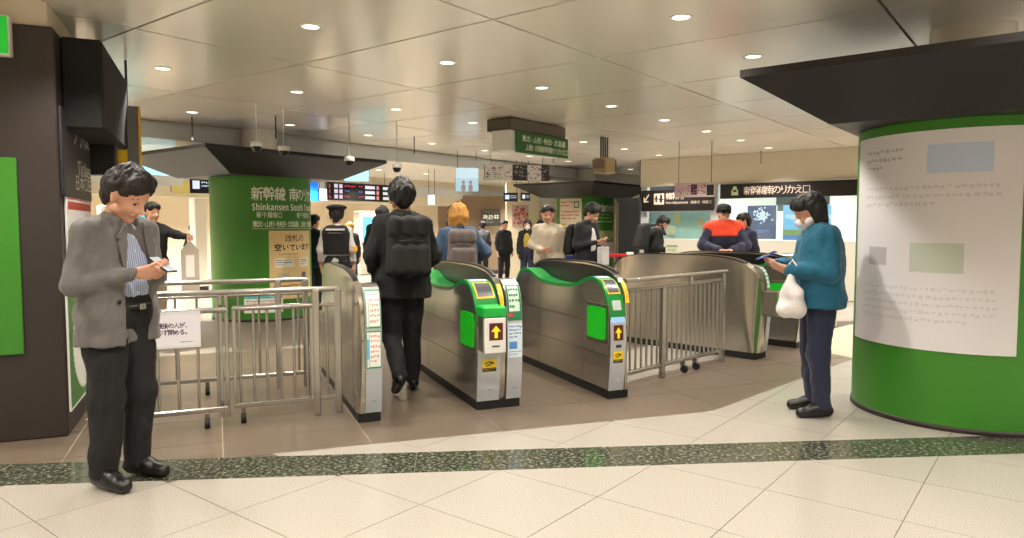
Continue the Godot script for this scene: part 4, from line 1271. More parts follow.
	part(wl, "skirting", box_mesh(Vector3(2.2, 0.12, 0.22), 0.01, Vector3(0, 0.06, 0)), M.dark_brown)
	for k in 3:
		var m := thing("ticket_machine", ["ticket machine with a cyan screen behind the staff member in a cap", "narrow ticket machine with a cyan screen right of the blond commuter", "ticket machine with a cyan screen far left beyond the pointing person"][k], "machine", [AB(14.0, -16.2), AB(18.0, -15.2), AB(6.9, -16.0)][k], [34.0, 20.0, 38.0][k])
		part(m, "body", box_mesh(Vector3(1.0, 1.85, 0.5), 0.02, Vector3(0, 0.925, 0)), M.white_wall)
		part(m, "screen", box_mesh(Vector3(0.82, 0.7, 0.03), 0.006, Vector3(0, 1.35, 0.25)), M.screen_cyan)
		part(m, "shelf", box_mesh(Vector3(0.9, 0.05, 0.16), 0.006, Vector3(0, 0.9, 0.3)), M.grey_plastic)
	wl = thing("white_pillar", "slim white pillar left of the green column", "pillar", AB(8.0, -15.0), HALL)
	part(wl, "shaft", box_mesh(Vector3(0.26, LOWC, 0.26), 0.01, Vector3(0, LOWC / 2, 0)), M.white_wall)
	part(wl, "base", box_mesh(Vector3(0.28, 0.1, 0.28), 0.01, Vector3(0, 0.05, 0)), M.dark_brown)
	wl = thing("sign_box", "pale yellow sign box under the lower ceiling, left of the green column", "sign", Vector3(-6.79, 2.2, -14.2), 40)
	part(wl, "case", box_mesh(Vector3(0.78, 0.27, 0.2), 0.01), mat("pale_yellow", Color(0.85, 0.78, 0.48), 0.4))
	part(wl, "face", box_mesh(Vector3(0.3, 0.22, 0.02), 0.004, Vector3(-0.2, 0, 0.1)), M.wall_brown)
	part(wl, "rod", tube_mesh([Vector3(0, 0.1, 0), Vector3(0, LOWC - 2.2, 0)], 0.01, 6), M.dark_grey)
	# grey stand with a pointed top
	var st := thing("information_stand", "grey floor stand with a pointed top left of the white pillar", "stand", Vector3(-6.62, 0, -14.5), 24)
	part(st, "panel", prism_mesh(PackedVector2Array([Vector2(-0.17, 0.06), Vector2(0.17, 0.06), Vector2(0.17, 0.92), Vector2(0, 1.13), Vector2(-0.17, 0.92)]), -0.06, 0.06), mat("stand_grey", Color(0.52, 0.48, 0.43), 0.5))
	part(st, "foot", box_mesh(Vector3(0.4, 0.06, 0.3), 0.01, Vector3(0, 0.03, 0)), M.dark_grey)
	part(st, "print", box_mesh(Vector3(0.16, 0.45, 0.006), 0.001, Vector3(0, 0.6, 0.063)), mat("stand_print", Color(0.68, 0.66, 0.64), 0.5))
	# dark kiosk wall between the distant column and the fare adjustment window
	wl = thing("dark_kiosk", "black panelled kiosk wall right of the distant green column", "kiosk", Vector3(2.58, 0, -15.7), -12)
	part(wl, "wall", box_mesh(Vector3(0.50, 2.04, 0.35), 0.01, Vector3(0, 1.02, 0)), M.black_matte)
	part(wl, "trim", box_mesh(Vector3(0.03, 1.9, 0.02), 0.004, Vector3(-0.22, 1.0, 0.18)), M.steel_dark)
	# counter in front of the ticket office
	wl = thing("staff_counter", "long cream counter with a steel top in front of the ticket office", "counter", Vector3(3.25, 0, -10.15), 0)
	part(wl, "front", box_mesh(Vector3(2.7, 0.98, 0.45), 0.01, Vector3(0, 0.49, 0)), M.white_wall)
	part(wl, "top", box_mesh(Vector3(2.8, 0.045, 0.55), 0.01, Vector3(0, 1.0, 0)), M.rail_steel)
	wl = thing("counter_notice", "small green and white notice standing on the counter beside the man with the rucksack", "notice", Vector3(2.32, 1.085, -10.25), 8)
	im = page(120, 80, Color(0.82, 0.82, 0.72))
	rect(im, 0, 0, 120, 14, Color(0.25, 0.5, 0.25))
	fine_print(im, 10, 22, 100, 46, 3, Color(0.2, 0.42, 0.2), 67)
	board(wl, "card", Vector3(0, 0, 0), 0.18, 0.12, print_mat("counter_notice", im), M.white_plastic, 0.012)
	wl = thing("barrier_arm", "short red barrier arm seen past the fourth gate", "barrier", Vector3(1.62, 0, -11.3), 10)
	part(wl, "post", box_mesh(Vector3(0.1, 1.0, 0.1), 0.01, Vector3(0.28, 0.5, 0)), M.white_plastic)
	part(wl, "arm", box_mesh(Vector3(0.34, 0.05, 0.04), 0.01, Vector3(0.06, 0.95, 0)), mat("red_arm", Color(0.7, 0.06, 0.1), 0.4))

# ---------------------------------------------------------------- people
# A figure is laid out as joints in its own frame (facing +z, its left at +x). Bones are tapered capsules joined by a
# smooth minimum on a grid and meshed as surface nets.
var ripple := FastNoiseLite.new()
func blob(bones: Array, cell: float, k: float, cuts := [], hem := -99.0, wrinkle := 0.0, wfreq := 9.0, along := 0.7) -> Array:
	var lo := Vector3(INF, INF, INF)
	var hi := -lo
	for b in bones:
		var r := maxf(b[2], b[3]) + 2.5 * cell
		for e in 2:
			lo = lo.min(b[e] - Vector3(r, r, r))
			hi = hi.max(b[e] + Vector3(r, r, r))
	var n := Vector3i(((hi - lo) / cell).ceil()) + Vector3i(2, 2, 2)
	var sx := n.y * n.z
	var sy := n.z
	var f := PackedFloat32Array()
	f.resize(n.x * n.y * n.z)
	f.fill(1.0)
	for w in 2:
		for b in (bones if w == 0 else cuts):
			var a: Vector3 = b[0]
			var d: Vector3 = b[1] - a
			var l := maxf(d.length_squared(), 1e-9)
			var ra: float = b[2]
			var dr: float = b[3] - ra
			var m := maxf(b[2], b[3]) + k + 2.0 * cell
			var p0 := ((a.min(b[1]) - Vector3(m, m, m) - lo) / cell).floor()
			var p1 := ((a.max(b[1]) + Vector3(m, m, m) - lo) / cell).ceil()
			var i0 := maxi(0, int(p0.x))
			var i1 := mini(n.x - 1, int(p1.x))
			var j0 := maxi(0, int(p0.y))
			var j1 := mini(n.y - 1, int(p1.y))
			var k0 := maxi(0, int(p0.z))
			var k1 := mini(n.z - 1, int(p1.z))
			for i in range(i0, i1 + 1):
				for j in range(j0, j1 + 1):
					var p := Vector3(lo.x + i * cell, lo.y + j * cell, lo.z + k0 * cell) - a
					var at := i * sx + j * sy + k0
					for q in range(k0, k1 + 1):
						var t := clampf(p.dot(d) / l, 0.0, 1.0)
						var v := (p - d * t).length() - ra - dr * t
						var o := f[at]
						if w == 0:
							var h := maxf(k - absf(o - v), 0.0)
							f[at] = minf(o, v) - h * h * 0.25 / k
						elif -v > o:
							f[at] = -v
						p.z += cell
						at += 1
	if hem > -90.0:
		for j in n.y:
			var v := hem - (lo.y + j * cell)
			if v > -2.0 * cell:
				for i in n.x:
					var at := i * sx + j * sy
					for q in n.z:
						if f[at + q] < v:
							f[at + q] = v
	var V := PackedVector3Array()
	var where := {}
	var near := 1.8 * cell
	var off := [0, sx, sy, sx + sy, 1, sx + 1, sy + 1, sx + sy + 1]
	for i in n.x - 1:
		for j in n.y - 1:
			var at := i * sx + j * sy
			for q in n.z - 1:
				var v0 := f[at + q]
				if v0 > near or v0 < -near:
					continue
				var c := []
				var inside := 0
				for o in off:
					var v := f[at + q + o]
					c.append(v)
					if v < 0.0:
						inside += 1
				if inside == 0 or inside == 8:
					continue
				var s := Vector3.ZERO
				var cnt := 0
				for e in EDGES:
					var va: float = c[e[0]]
					var vb: float = c[e[1]]
					if (va < 0.0) != (vb < 0.0):
						var t := va / (va - vb)
						s += CORN[e[0]].lerp(CORN[e[1]], t)
						cnt += 1
				where[at + q] = V.size()
				V.append(lo + (Vector3(i, j, q) + s / cnt) * cell)
	var I := PackedInt32Array()
	for key in where:
		var inside := f[key] < 0.0
		for ax in 3:
			var step: int = [sx, sy, 1][ax]
			if (f[key + step] < 0.0) == inside:
				continue
			var u: int = [sy, 1, sx][ax]
			var w: int = [1, sx, sy][ax]
			if not (where.has(key - u) and where.has(key - w) and where.has(key - u - w)):
				continue
			var q := [where[key], where[key - u], where[key - u - w], where[key - w]]
			if inside:
				I.append_array([q[0], q[2], q[1], q[0], q[3], q[2]])
			else:
				I.append_array([q[0], q[1], q[2], q[0], q[2], q[3]])
	var N := normals_of(V, I)
	if wrinkle > 0.0:
		for k2 in V.size():
			V[k2] += N[k2] * ripple.get_noise_3d(V[k2].x * wfreq * 10.0, V[k2].y * wfreq * 10.0 * along, V[k2].z * wfreq * 10.0) * wrinkle
		N = normals_of(V, I)
	return [V, N, I]
const CORN := [Vector3(0, 0, 0), Vector3(1, 0, 0), Vector3(0, 1, 0), Vector3(1, 1, 0), Vector3(0, 0, 1), Vector3(1, 0, 1), Vector3(0, 1, 1), Vector3(1, 1, 1)]
const EDGES := [[0, 1], [2, 3], [4, 5], [6, 7], [0, 2], [1, 3], [4, 6], [5, 7], [0, 4], [1, 5], [2, 6], [3, 7]]
func normals_of(V: PackedVector3Array, I: PackedInt32Array) -> PackedVector3Array:
	var N := PackedVector3Array()
	N.resize(V.size())
	for k in range(0, I.size(), 3):
		var m := (V[I[k + 2]] - V[I[k]]).cross(V[I[k + 1]] - V[I[k]])
		for e in 3:
			N[I[k + e]] += m
	for k in N.size():
		N[k] = N[k].normalized()
	return N
func blob_mesh(list: Array) -> ArrayMesh:
	var V := PackedVector3Array()
	var N := PackedVector3Array()
	var I := PackedInt32Array()
	for b in list:
		var base := V.size()
		V.append_array(b[0])
		N.append_array(b[1])
		for i in b[2]:
			I.append(i + base)
	var arr := []
	arr.resize(Mesh.ARRAY_MAX)
	arr[Mesh.ARRAY_VERTEX] = V
	arr[Mesh.ARRAY_NORMAL] = N
	arr[Mesh.ARRAY_INDEX] = I
	var m := ArrayMesh.new()
	m.add_surface_from_arrays(Mesh.PRIMITIVE_TRIANGLES, arr)
	return m
func moved(bones: Array, T: Transform3D, s := 1.0) -> Array:
	var out := []
	for b in bones:
		out.append([T * b[0], T * b[1], b[2] * s, b[3] * s])
	return out
func grown(bones: Array, by: float) -> Array:
	var out := []
	for b in bones:
		out.append([b[0], b[1], b[2] + by, b[3] + by])
	return out
func V3(x: float, y: float, z: float) -> Vector3:
	return Vector3(x, y, z)
func hand_bones(w: Vector3, dir: Vector3, palm: Vector3, thumb: float, curl: float) -> Array:   # thumb: +1 / -1 along dir x palm
	var d := dir.normalized()
	var n := (palm - d * palm.dot(d)).normalized()
	var s := d.cross(n).normalized() * thumb
	var B := []
	for e in [-0.024, -0.008, 0.009, 0.025]:
		B.append([w + s * e * 0.6, w + d * 0.085 + s * e, 0.019, 0.0125])
	var L := [0.062, 0.076, 0.082, 0.074]
	for k in 4:
		var p: Vector3 = w + d * 0.086 + s * [-0.029, -0.010, 0.010, 0.029][k]
		var a := curl * (0.35 + 0.08 * k)
		var r: float = [0.0085, 0.0092, 0.0095, 0.0095][k]
		for j in 3:
			var dd := d * cos(a) + n * sin(a)
			var q: Vector3 = p + dd * L[k] * [0.46, 0.31, 0.23][j]
			B.append([p, q, r - 0.0006 * j, r - 0.0006 * (j + 1)])
			p = q
			a += curl * 0.75
	var t0 := w + d * 0.022 + s * 0.026
	var t1 := t0 + d * 0.03 + s * 0.028 + n * 0.016
	var t2 := t1 + d * 0.026 + s * 0.006 + n * 0.016 * (0.4 + curl)
	B.append([t0, t1, 0.014, 0.011])
	B.append([t1, t2, 0.011, 0.0085])
	return B
func head_bones() -> Array:
	return [[V3(0, 0.035, -0.022), V3(0, 0.042, 0.012), 0.088, 0.082], [V3(0, -0.01, 0.025), V3(0, -0.03, 0.03), 0.068, 0.06],
		[V3(-0.028, -0.03, 0.045), V3(-0.03, -0.05, 0.03), 0.038, 0.034], [V3(0.028, -0.03, 0.045), V3(0.03, -0.05, 0.03), 0.038, 0.034],
		[V3(-0.036, -0.065, 0.005), V3(0, -0.092, 0.056), 0.03, 0.025], [V3(0.036, -0.065, 0.005), V3(0, -0.092, 0.056), 0.03, 0.025],
		[V3(-0.034, 0.018, 0.066), V3(0.034, 0.018, 0.066), 0.018, 0.018], [V3(0, 0.006, 0.086), V3(0, -0.034, 0.108), 0.009, 0.0135],
		[V3(-0.011, -0.038, 0.092), V3(0.011, -0.038, 0.092), 0.009, 0.009], [V3(-0.017, -0.063, 0.080), V3(0.017, -0.063, 0.080), 0.0085, 0.0085],
		[V3(0.082, 0.016, -0.012), V3(0.081, -0.026, -0.004), 0.017, 0.011], [V3(-0.082, 0.016, -0.012), V3(-0.081, -0.026, -0.004), 0.017, 0.011]]
func hair_bones(style: String) -> Array:
	var B := [[V3(0, 0.055, -0.035), V3(0, 0.068, 0.02), 0.094, 0.084], [V3(0, 0.01, -0.062), V3(0, -0.045, -0.066), 0.066, 0.045],
		[V3(0.07, 0.05, -0.02), V3(0.076, -0.005, -0.032), 0.037, 0.018], [V3(-0.07, 0.05, -0.02), V3(-0.076, -0.005, -0.032), 0.037, 0.018]]
	if style == "short":
		B += [[V3(-0.045, 0.085, 0.05), V3(0.04, 0.088, 0.055), 0.036, 0.036]]
	elif style == "full":
		B += [[V3(-0.055, 0.088, 0.05), V3(0.045, 0.108, 0.05), 0.037, 0.034], [V3(0, 0.10, -0.03), V3(0, 0.105, 0.02), 0.068, 0.06], [V3(0.06, 0.07, 0.05), V3(0.074, 0.035, 0.03), 0.028, 0.018], [V3(-0.06, 0.07, 0.05), V3(-0.074, 0.035, 0.03), 0.028, 0.018], [V3(-0.03, 0.03, -0.06), V3(-0.025, -0.02, -0.07), 0.068, 0.048], [V3(0.03, 0.03, -0.06), V3(0.025, -0.02, -0.07), 0.068, 0.048]]
	elif style == "bob" or style == "long":
		B += [[V3(-0.05, 0.075, 0.055), V3(0.05, 0.075, 0.055), 0.036, 0.036], [V3(0.07, 0.03, -0.012), V3(0.078, -0.075, -0.018), 0.034, 0.022], [V3(-0.07, 0.03, -0.012), V3(-0.078, -0.075, -0.018), 0.034, 0.022],
			[V3(-0.045, 0.0, -0.06), V3(-0.04, -0.075, -0.05), 0.06, 0.042], [V3(0.045, 0.0, -0.06), V3(0.04, -0.075, -0.05), 0.06, 0.042]]
		if style == "long":
			B += [[V3(-0.05, -0.06, -0.05), V3(-0.06, -0.24, -0.04), 0.05, 0.035], [V3(0.05, -0.06, -0.05), V3(0.06, -0.24, -0.04), 0.05, 0.035], [V3(0, -0.06, -0.06), V3(0, -0.24, -0.06), 0.055, 0.04]]
	return B
func person(label: String, at: Vector3, yaw: float, s: Dictionary) -> Node3D:
	var o := thing("person", label, "person", at, yaw)
	var k: float = s.get("h", 1.72) / 1.72
	o.scale = Vector3.ONE
	var J := {"hip": V3(0, 0.92, 0), "waist": V3(0, 1.07, 0.0), "chest": V3(0, 1.29, 0), "neck": V3(0, 1.445, -0.005), "head": V3(0, 1.585, 0.03),
		"shl": V3(0.158, 1.375, -0.005), "shr": V3(-0.158, 1.375, -0.005), "ell": V3(0.225, 1.11, -0.03), "elr": V3(-0.225, 1.11, -0.03), "wrl": V3(0.235, 0.88, 0.05), "wrr": V3(-0.235, 0.88, 0.05),
		"knl": V3(0.105, 0.49, 0.015), "knr": V3(-0.105, 0.49, 0.015), "anl": V3(0.11, 0.085, -0.02), "anr": V3(-0.11, 0.085, -0.02), "toel": V3(0.13, 0.035, 0.14), "toer": V3(-0.13, 0.035, 0.14),
		"hdl": V3(0, -1, 0.15), "hdr": V3(0, -1, 0.15), "pml": V3(-1, 0, 0.2), "pmr": V3(1, 0, 0.2)}
	J.merge(s.get("J", {}), true)
	for key in J:
		if not (key.begins_with("hd") or key.begins_with("pm")):
			J[key] = J[key] * k
	var fine: float = s.get("cell", 0.02)
	var hip: Vector3 = J.hip
	var chest: Vector3 = J.chest
	var waist: Vector3 = J.waist
	var turn := Basis.from_euler(Vector3(0, s.get("twist", 0.0), 0))
	var X := func(v: Vector3) -> Vector3: return turn * v * k
	var fat: float = s.get("fat", 0.0)
	var torso := [[chest + X.call(V3(-0.072, 0.01, 0)), chest + X.call(V3(0.072, 0.01, 0)), 0.107 * k, 0.107 * k], [chest + X.call(V3(-0.075, -0.10, 0.005)), chest + X.call(V3(0.075, -0.10, 0.005)), 0.105 * k + fat, 0.105 * k + fat],
		[waist + X.call(V3(-0.065, 0, 0.005)), waist + X.call(V3(0.065, 0, 0.005)), 0.1 * k + fat, 0.1 * k + fat], [hip + X.call(V3(-0.075, 0.02, -0.005)), hip + X.call(V3(0.075, 0.02, -0.005)), 0.108 * k + fat, 0.108 * k + fat],
		[J.neck + V3(0, -0.03, 0), J.shl, 0.055 * k, 0.05 * k], [J.neck + V3(0, -0.03, 0), J.shr, 0.055 * k, 0.05 * k], [chest + X.call(V3(-0.06, -0.05, 0)), waist + X.call(V3(-0.06, 0.06, 0)), 0.105 * k, 0.1 * k], [chest + X.call(V3(0.06, -0.05, 0)), waist + X.call(V3(0.06, 0.06, 0)), 0.105 * k, 0.1 * k]]
	var arms := []
	for e in ["l", "r"]:
		arms += [[J["sh" + e], J["el" + e], 0.054 * k, 0.042 * k], [J["el" + e], J["wr" + e], 0.042 * k, 0.03 * k]]
	var legs := []
	for e in ["l", "r"]:
		var hp: Vector3 = hip + X.call(V3(0.088 if e == "l" else -0.088, -0.02, 0))
		legs += [[hp, J["kn" + e], 0.085 * k, 0.058 * k], [J["kn" + e], J["an" + e], 0.056 * k, 0.04 * k]]
	var seat := [[hip + X.call(V3(-0.07, 0.02, -0.01)), hip + X.call(V3(0.07, 0.02, -0.01)), 0.108 * k, 0.108 * k], [hip + X.call(V3(-0.068, 0.06, 0.003)), hip + X.call(V3(0.068, 0.06, 0.003)), 0.104 * k + fat, 0.104 * k + fat]]
	# head, with its tilt
	var hk: float = s.get("hs", 1.02) * k
	var TH := Transform3D(Basis.from_euler(Vector3(s.get("pitch", 0.0), s.get("look", 0.0), s.get("tilt", 0.0))).scaled(Vector3.ONE * hk), J.head)
	var hb := moved(head_bones(), TH, hk)
	hb.append([TH * V3(0, -0.06, -0.03), J.neck, 0.052 * k, 0.056 * k])
	var hc: float = s.get("hcell", 0.009)
	var parts := [blob(torso + arms + legs + seat, maxf(fine * 1.3, 0.02), 0.03), blob(hb, hc, 0.014 * k, moved([[V3(0.033, -0.004, 0.093), V3(0.036, -0.006, 0.09), 0.018, 0.016], [V3(-0.033, -0.004, 0.093), V3(-0.036, -0.006, 0.09), 0.018, 0.016]], TH, hk))]
	for e in ["l", "r"]:
		if not s.get("nohand", "").contains(e):
			var side := 1.0 if e == "l" else -1.0
			var wr: Vector3 = J["wr" + e]
			var hands := hand_bones(V3(0, 0, 0), J["hd" + e], J["pm" + e], s.get("thumb" + e, side), s.get("curl" + e, 0.5))
			var hh := []
			for b in hands:
				hh.append([wr + b[0] * k, wr + b[1] * k, b[2] * k, b[3] * k])
			var fw: Vector3 = (wr - J["el" + e]).normalized()
			hh.append([wr - fw * 0.06, wr + J["hd" + e].normalized() * 0.02, 0.026 * k, 0.024 * k])
			parts.append(blob(hh, minf(hc, 0.0075) * 0.75, 0.006))
	part(o, "body", blob_mesh(parts), s.get("skin", M.skin))
	# clothes
	var legcloth: Array = grown(legs, s.get("leg_loose", 0.018)) + grown(seat, 0.012)
	if s.has("trousers"):
		part(o, "trousers", blob_mesh([blob(legcloth, fine, 0.035, [], s.get("cuff", 0.06), 0.014 if fine < 0.03 else 0.0, 9.0, 0.5)]), s.trousers)
	if s.has("shirt"):
		part(o, "shirt", blob_mesh([blob(grown(torso, 0.008) + [[J.neck + V3(0, -0.02, 0.005), J.neck + V3(0, 0.025, 0.012), 0.064 * k, 0.058 * k]], fine, 0.03, [], s.get("shirt_hem", 0.9) * k, 0.004, 6.0)]), s.shirt)
	if s.has("top"):
		var loose: float = s.get("loose", 0.022)
		var tb: Array = grown(torso, loose) + grown([arms[0], arms[2]], loose * 0.7) + grown([arms[1], arms[3]], loose * 0.5)
		var hem: float = s.get("hem", 0.84) * k
		if hem < 0.9:
			tb.append([hip + X.call(V3(-0.08, 0.0, 0)), V3(hip.x * 1.0 - 0.085 * k, hem - 0.05, hip.z), 0.115 * k + loose, 0.118 * k + loose])
			tb.append([hip + X.call(V3(0.08, 0.0, 0)), V3(hip.x * 1.0 + 0.085 * k, hem - 0.05, hip.z), 0.115 * k + loose, 0.118 * k + loose])
		if s.get("collar", true):
			tb.append([J.neck + V3(-0.045, -0.02, -0.035) * k, J.neck + V3(0.045, -0.02, -0.035) * k, 0.038 * k, 0.038 * k])
		part(o, s.get("top_name", "jacket"), blob_mesh([blob(tb, fine, 0.035, s.get("cuts", []), hem, s.get("wrinkle", 0.016), 9.0, 0.55)]), s.top)
		if s.has("yoke"):
			part(o, "jacket_yoke", blob_mesh([blob(grown(torso, loose + 0.013), fine, 0.035, [], s.get("yoke_y", 1.22) * k)]), s.yoke)
	if s.has("shoes"):
		for e in ["l", "r"]:
			var a: Vector3 = J["an" + e]
			var t: Vector3 = J["toe" + e]
			var fwd := (t - a)
			part(o, "shoe", blob_mesh([blob([[a + V3(0, -0.03, 0) - V3(fwd.x, 0, fwd.z) * 0.22, t, 0.047, 0.041], [a + V3(0, 0.0, 0), a + fwd * 0.45, 0.052, 0.046]], maxf(fine * 0.7, 0.009), 0.02, [], 0.002)]), s.shoes)
	if s.has("hair"):
		var cut := moved([[V3(0, -0.01, 0.125), V3(0, -0.12, 0.12), 0.085, 0.095]], TH, hk) if s.hair != "cap" else []
		part(o, "hair", blob_mesh([blob(moved(hair_bones(s.hair), TH, hk), hc, 0.018, cut, -99.0, 0.011, 24.0, 0.3)]), s.hair_mat)
	if s.get("face", false):
		for e in [-1.0, 1.0]:
			part(o, "eyebrow", tube_mesh([TH * V3(0.016 * e, 0.022, 0.085), TH * V3(0.036 * e, 0.028, 0.083), TH * V3(0.056 * e, 0.021, 0.070)], [0.004 * hk, 0.0055 * hk, 0.003 * hk], 6), s.hair_mat)
			part(o, "eye", tube_mesh([TH * V3(0.020 * e, -0.003, 0.076), TH * V3(0.033 * e, -0.004, 0.078), TH * V3(0.047 * e, -0.003, 0.071)], [0.003 * hk, 0.006 * hk, 0.003 * hk], 6), M.eye)
		part(o, "lips", tube_mesh([TH * V3(-0.02, -0.063, 0.083), TH * V3(0, -0.061, 0.0885), TH * V3(0.02, -0.063, 0.083)], [0.003 * hk, 0.0045 * hk, 0.003 * hk], 6), M.lips)
	if s.get("mask", false):
		part(o, "face_mask", blob_mesh([blob(moved([[V3(0, -0.042, 0.070), V3(0, -0.085, 0.052), 0.04, 0.034], [V3(-0.045, -0.048, 0.03), V3(0.045, -0.048, 0.03), 0.037, 0.037], [V3(0, -0.026, 0.098), V3(0, -0.045, 0.096), 0.015, 0.02]], TH, hk), hc, 0.02)]), M.mask)
	o.set_meta("head", TH)
	return o
func place(o: Node3D, p: Vector3) -> Vector3:
	return o.transform * p
func backpack(label: String, o: Node3D, at: Vector3, size: Vector3, m: Material, tilt := 0.0, detail := true) -> void:
	var b := thing("backpack", label, "backpack", place(o, at), o.rotation_degrees.y)
	b.rotation.x = tilt
	var h := size * 0.5
	var r := 0.05
	var B := []
	for x in [-1.0, 0.0, 1.0]:
		B.append([V3(x * (h.x - r), -h.y + r, h.z - r), V3(x * (h.x - r * 1.3), h.y - r, h.z - r), r, r])
		B.append([V3(x * (h.x - r), -h.y + r, -h.z + r), V3(x * (h.x - r * 1.5), h.y - r * 1.8, -h.z + r * 1.4), r, r])
	var soft := func(c: Vector3, q: Vector3, rr: float) -> Array:
		var out := []
		for x in [-1.0, 0.0, 1.0]:
			for z in [-1.0, 1.0]:
				out.append([c + V3(x * (q.x - rr), -q.y + rr, z * maxf(q.z - rr, 0.0)), c + V3(x * (q.x - rr), q.y - rr, z * maxf(q.z - rr, 0.0)), rr, rr])
		return out
	part(b, "bag", blob_mesh([blob(B, 0.016 if detail else 0.028, 0.07, [], -99.0, 0.008, 5.0)]), m)
	if detail:
		part(b, "front_pocket", blob_mesh([blob(soft.call(V3(0, -h.y * 0.42, -h.z + 0.005), V3(h.x * 0.8, h.y * 0.46, 0.045), 0.04), 0.014, 0.05)]), m)
		part(b, "flap", blob_mesh([blob(soft.call(V3(0, h.y * 0.62, -0.012), V3(h.x * 0.93, h.y * 0.36, h.z * 0.95), 0.05), 0.014, 0.06)]), m)
		part(b, "grab_loop", tube_mesh([V3(-0.04, h.y - 0.01, h.z - 0.03), V3(-0.02, h.y + 0.03, h.z - 0.03), V3(0.02, h.y + 0.03, h.z - 0.03), V3(0.04, h.y - 0.01, h.z - 0.03)], 0.008, 6), M.black_matte)
		part(b, "zip", tube_mesh([V3(-h.x * 0.55, h.y * 0.18, -h.z - 0.01), V3(0, h.y * 0.22, -h.z - 0.022), V3(h.x * 0.55, h.y * 0.18, -h.z - 0.01)], 0.004, 5), M.dark_grey)
	for e in [-1.0, 1.0]:
		part(b, "strap", tube_mesh([V3(e * h.x * 0.5, h.y * 0.75, h.z - 0.02), V3(e * h.x * 0.62, h.y * 0.98, h.z + 0.08), V3(e * h.x * 0.68, h.y * 0.92, h.z + 0.19), V3(e * h.x * 0.72, h.y * 0.3, h.z + 0.27)], 0.018, 6), m)
func build_people() -> void:
	ripple.seed = 4
	ripple.frequency = 0.1
	ripple.fractal_octaves = 3
	mat("skin", Color(0.80, 0.60, 0.50), 0.5)
	M.skin.subsurf_scatter_enabled = true
	M.skin.subsurf_scatter_strength = 0.1
	mat("eye", Color(0.07, 0.05, 0.045), 0.3)
	mat("lips", Color(0.66, 0.38, 0.34), 0.5)
	mat("mask", Color(0.88, 0.88, 0.90), 0.8)
	mat("hair_brown", Color(0.085, 0.05, 0.04), 0.62)
	mat("hair_black", Color(0.035, 0.03, 0.03), 0.62)
	mat("hair_blond", Color(0.70, 0.50, 0.22), 0.5)
	cloth("blazer", Color(0.385, 0.37, 0.365))
	cloth("shirt_blue", Color(0.52, 0.56, 0.68))
	var stripes := page(32, 32, Color(0.52, 0.57, 0.70))
	for k in 4:
		rect(stripes, k * 8, 0, 3, 32, Color(0.74, 0.77, 0.84))
	M.shirt_blue.albedo_texture = ImageTexture.create_from_image(stripes)
	M.shirt_blue.uv1_scale = Vector3(18, 18, 18)
	cloth("black_cloth", Color(0.038, 0.036, 0.04), 0.0)
	cloth("coat", Color(0.07, 0.068, 0.073), 0.0)
	cloth("pack_grey", Color(0.10, 0.10, 0.103), 0.0)
	cloth("white_cloth", Color(0.80, 0.79, 0.78))
	cloth("denim", Color(0.20, 0.30, 0.42))
	cloth("taupe_pack", Color(0.40, 0.35, 0.34))
	cloth("sweater", Color(0.74, 0.69, 0.60))
	cloth("khaki", Color(0.66, 0.60, 0.50))
	cloth("suit", Color(0.06, 0.06, 0.068), 0.0)
	cloth("teal", Color(0.035, 0.37, 0.49))
	cloth("jeans", Color(0.10, 0.13, 0.25))
	cloth("navy", Color(0.10, 0.11, 0.22))
	cloth("orange", Color(0.92, 0.25, 0.10))
	cloth("mustard", Color(0.72, 0.60, 0.22))
	cloth("grey_cloth", Color(0.30, 0.30, 0.33))
	mat("leather", Color(0.04, 0.036, 0.035), 0.35)
	mat("phone", Color(0.03, 0.03, 0.035), 0.2)

	# man in the grey blazer, reading his phone
	var armsJ := {"shl": V3(0.158, 1.37, 0.02), "shr": V3(-0.16, 1.37, -0.005), "ell": V3(0.22, 1.12, 0.03), "elr": V3(-0.235, 1.10, -0.03), "wrl": V3(0.045, 1.16, 0.235), "wrr": V3(-0.085, 1.155, 0.205),
		"hdl": V3(-0.35, 0.18, 0.8), "hdr": V3(0.30, 0.18, 0.85), "pml": V3(-0.75, 0.6, -0.3), "pmr": V3(0.75, 0.6, -0.3), "head": V3(0, 1.56, 0.085), "neck": V3(0, 1.435, 0.005)}
	var o := person("man in a grey blazer and black trousers looking down at his phone", V3(-2.16, 0, -3.85), 72.0, {"h": 1.74, "hs": 1.07, "J": armsJ, "pitch": 0.5, "cell": 0.012, "hcell": 0.005, "hair": "full", "hair_mat": M.hair_brown, "top": M.blazer, "top_name": "blazer", "loose": 0.026, "hem": 0.775, "look": 0.18, "fat": 0.012,
		"shirt": M.shirt_blue, "trousers": M.black_cloth, "shoes": M.leather, "face": true, "curll": 0.8, "curlr": 0.8, "leg_loose": 0.03,
		"shirt_hem": 0.97, "cuts": [[V3(0.0, 1.47, 0.16), V3(0.0, 1.28, 0.20), 0.06, 0.10], [V3(0.0, 1.28, 0.20), V3(0.02, 0.82, 0.23), 0.10, 0.145]]})
	for e in [-1.0, 1.0]:
		var lp := part(o, "lapel", prism_mesh(PackedVector2Array([Vector2(0, 0), Vector2(0.055, -0.09), Vector2(0.035, -0.10), Vector2(0.045, -0.125), Vector2(0.0, -0.30), Vector2(-0.012, -0.12)]), -0.004, 0.004), M.blazer, V3(e * 0.055, 1.44, 0.13))
		lp.scale = V3(e, 1, 1)
		lp.rotation = V3(-0.10, -0.1 * e, 0.16 * e)
	for e in [-1.0, 1.0]:
		var cl := part(o, "shirt_collar", prism_mesh(PackedVector2Array([Vector2(0, 0), Vector2(0.06, 0.012), Vector2(0.062, -0.02), Vector2(0.012, -0.06)]), -0.003, 0.003), M.shirt_blue, V3(e * 0.004, 1.452, 0.088))
		cl.scale = V3(e, 1, 1)
		cl.rotation = V3(-0.5, 0.5 * e, 0)
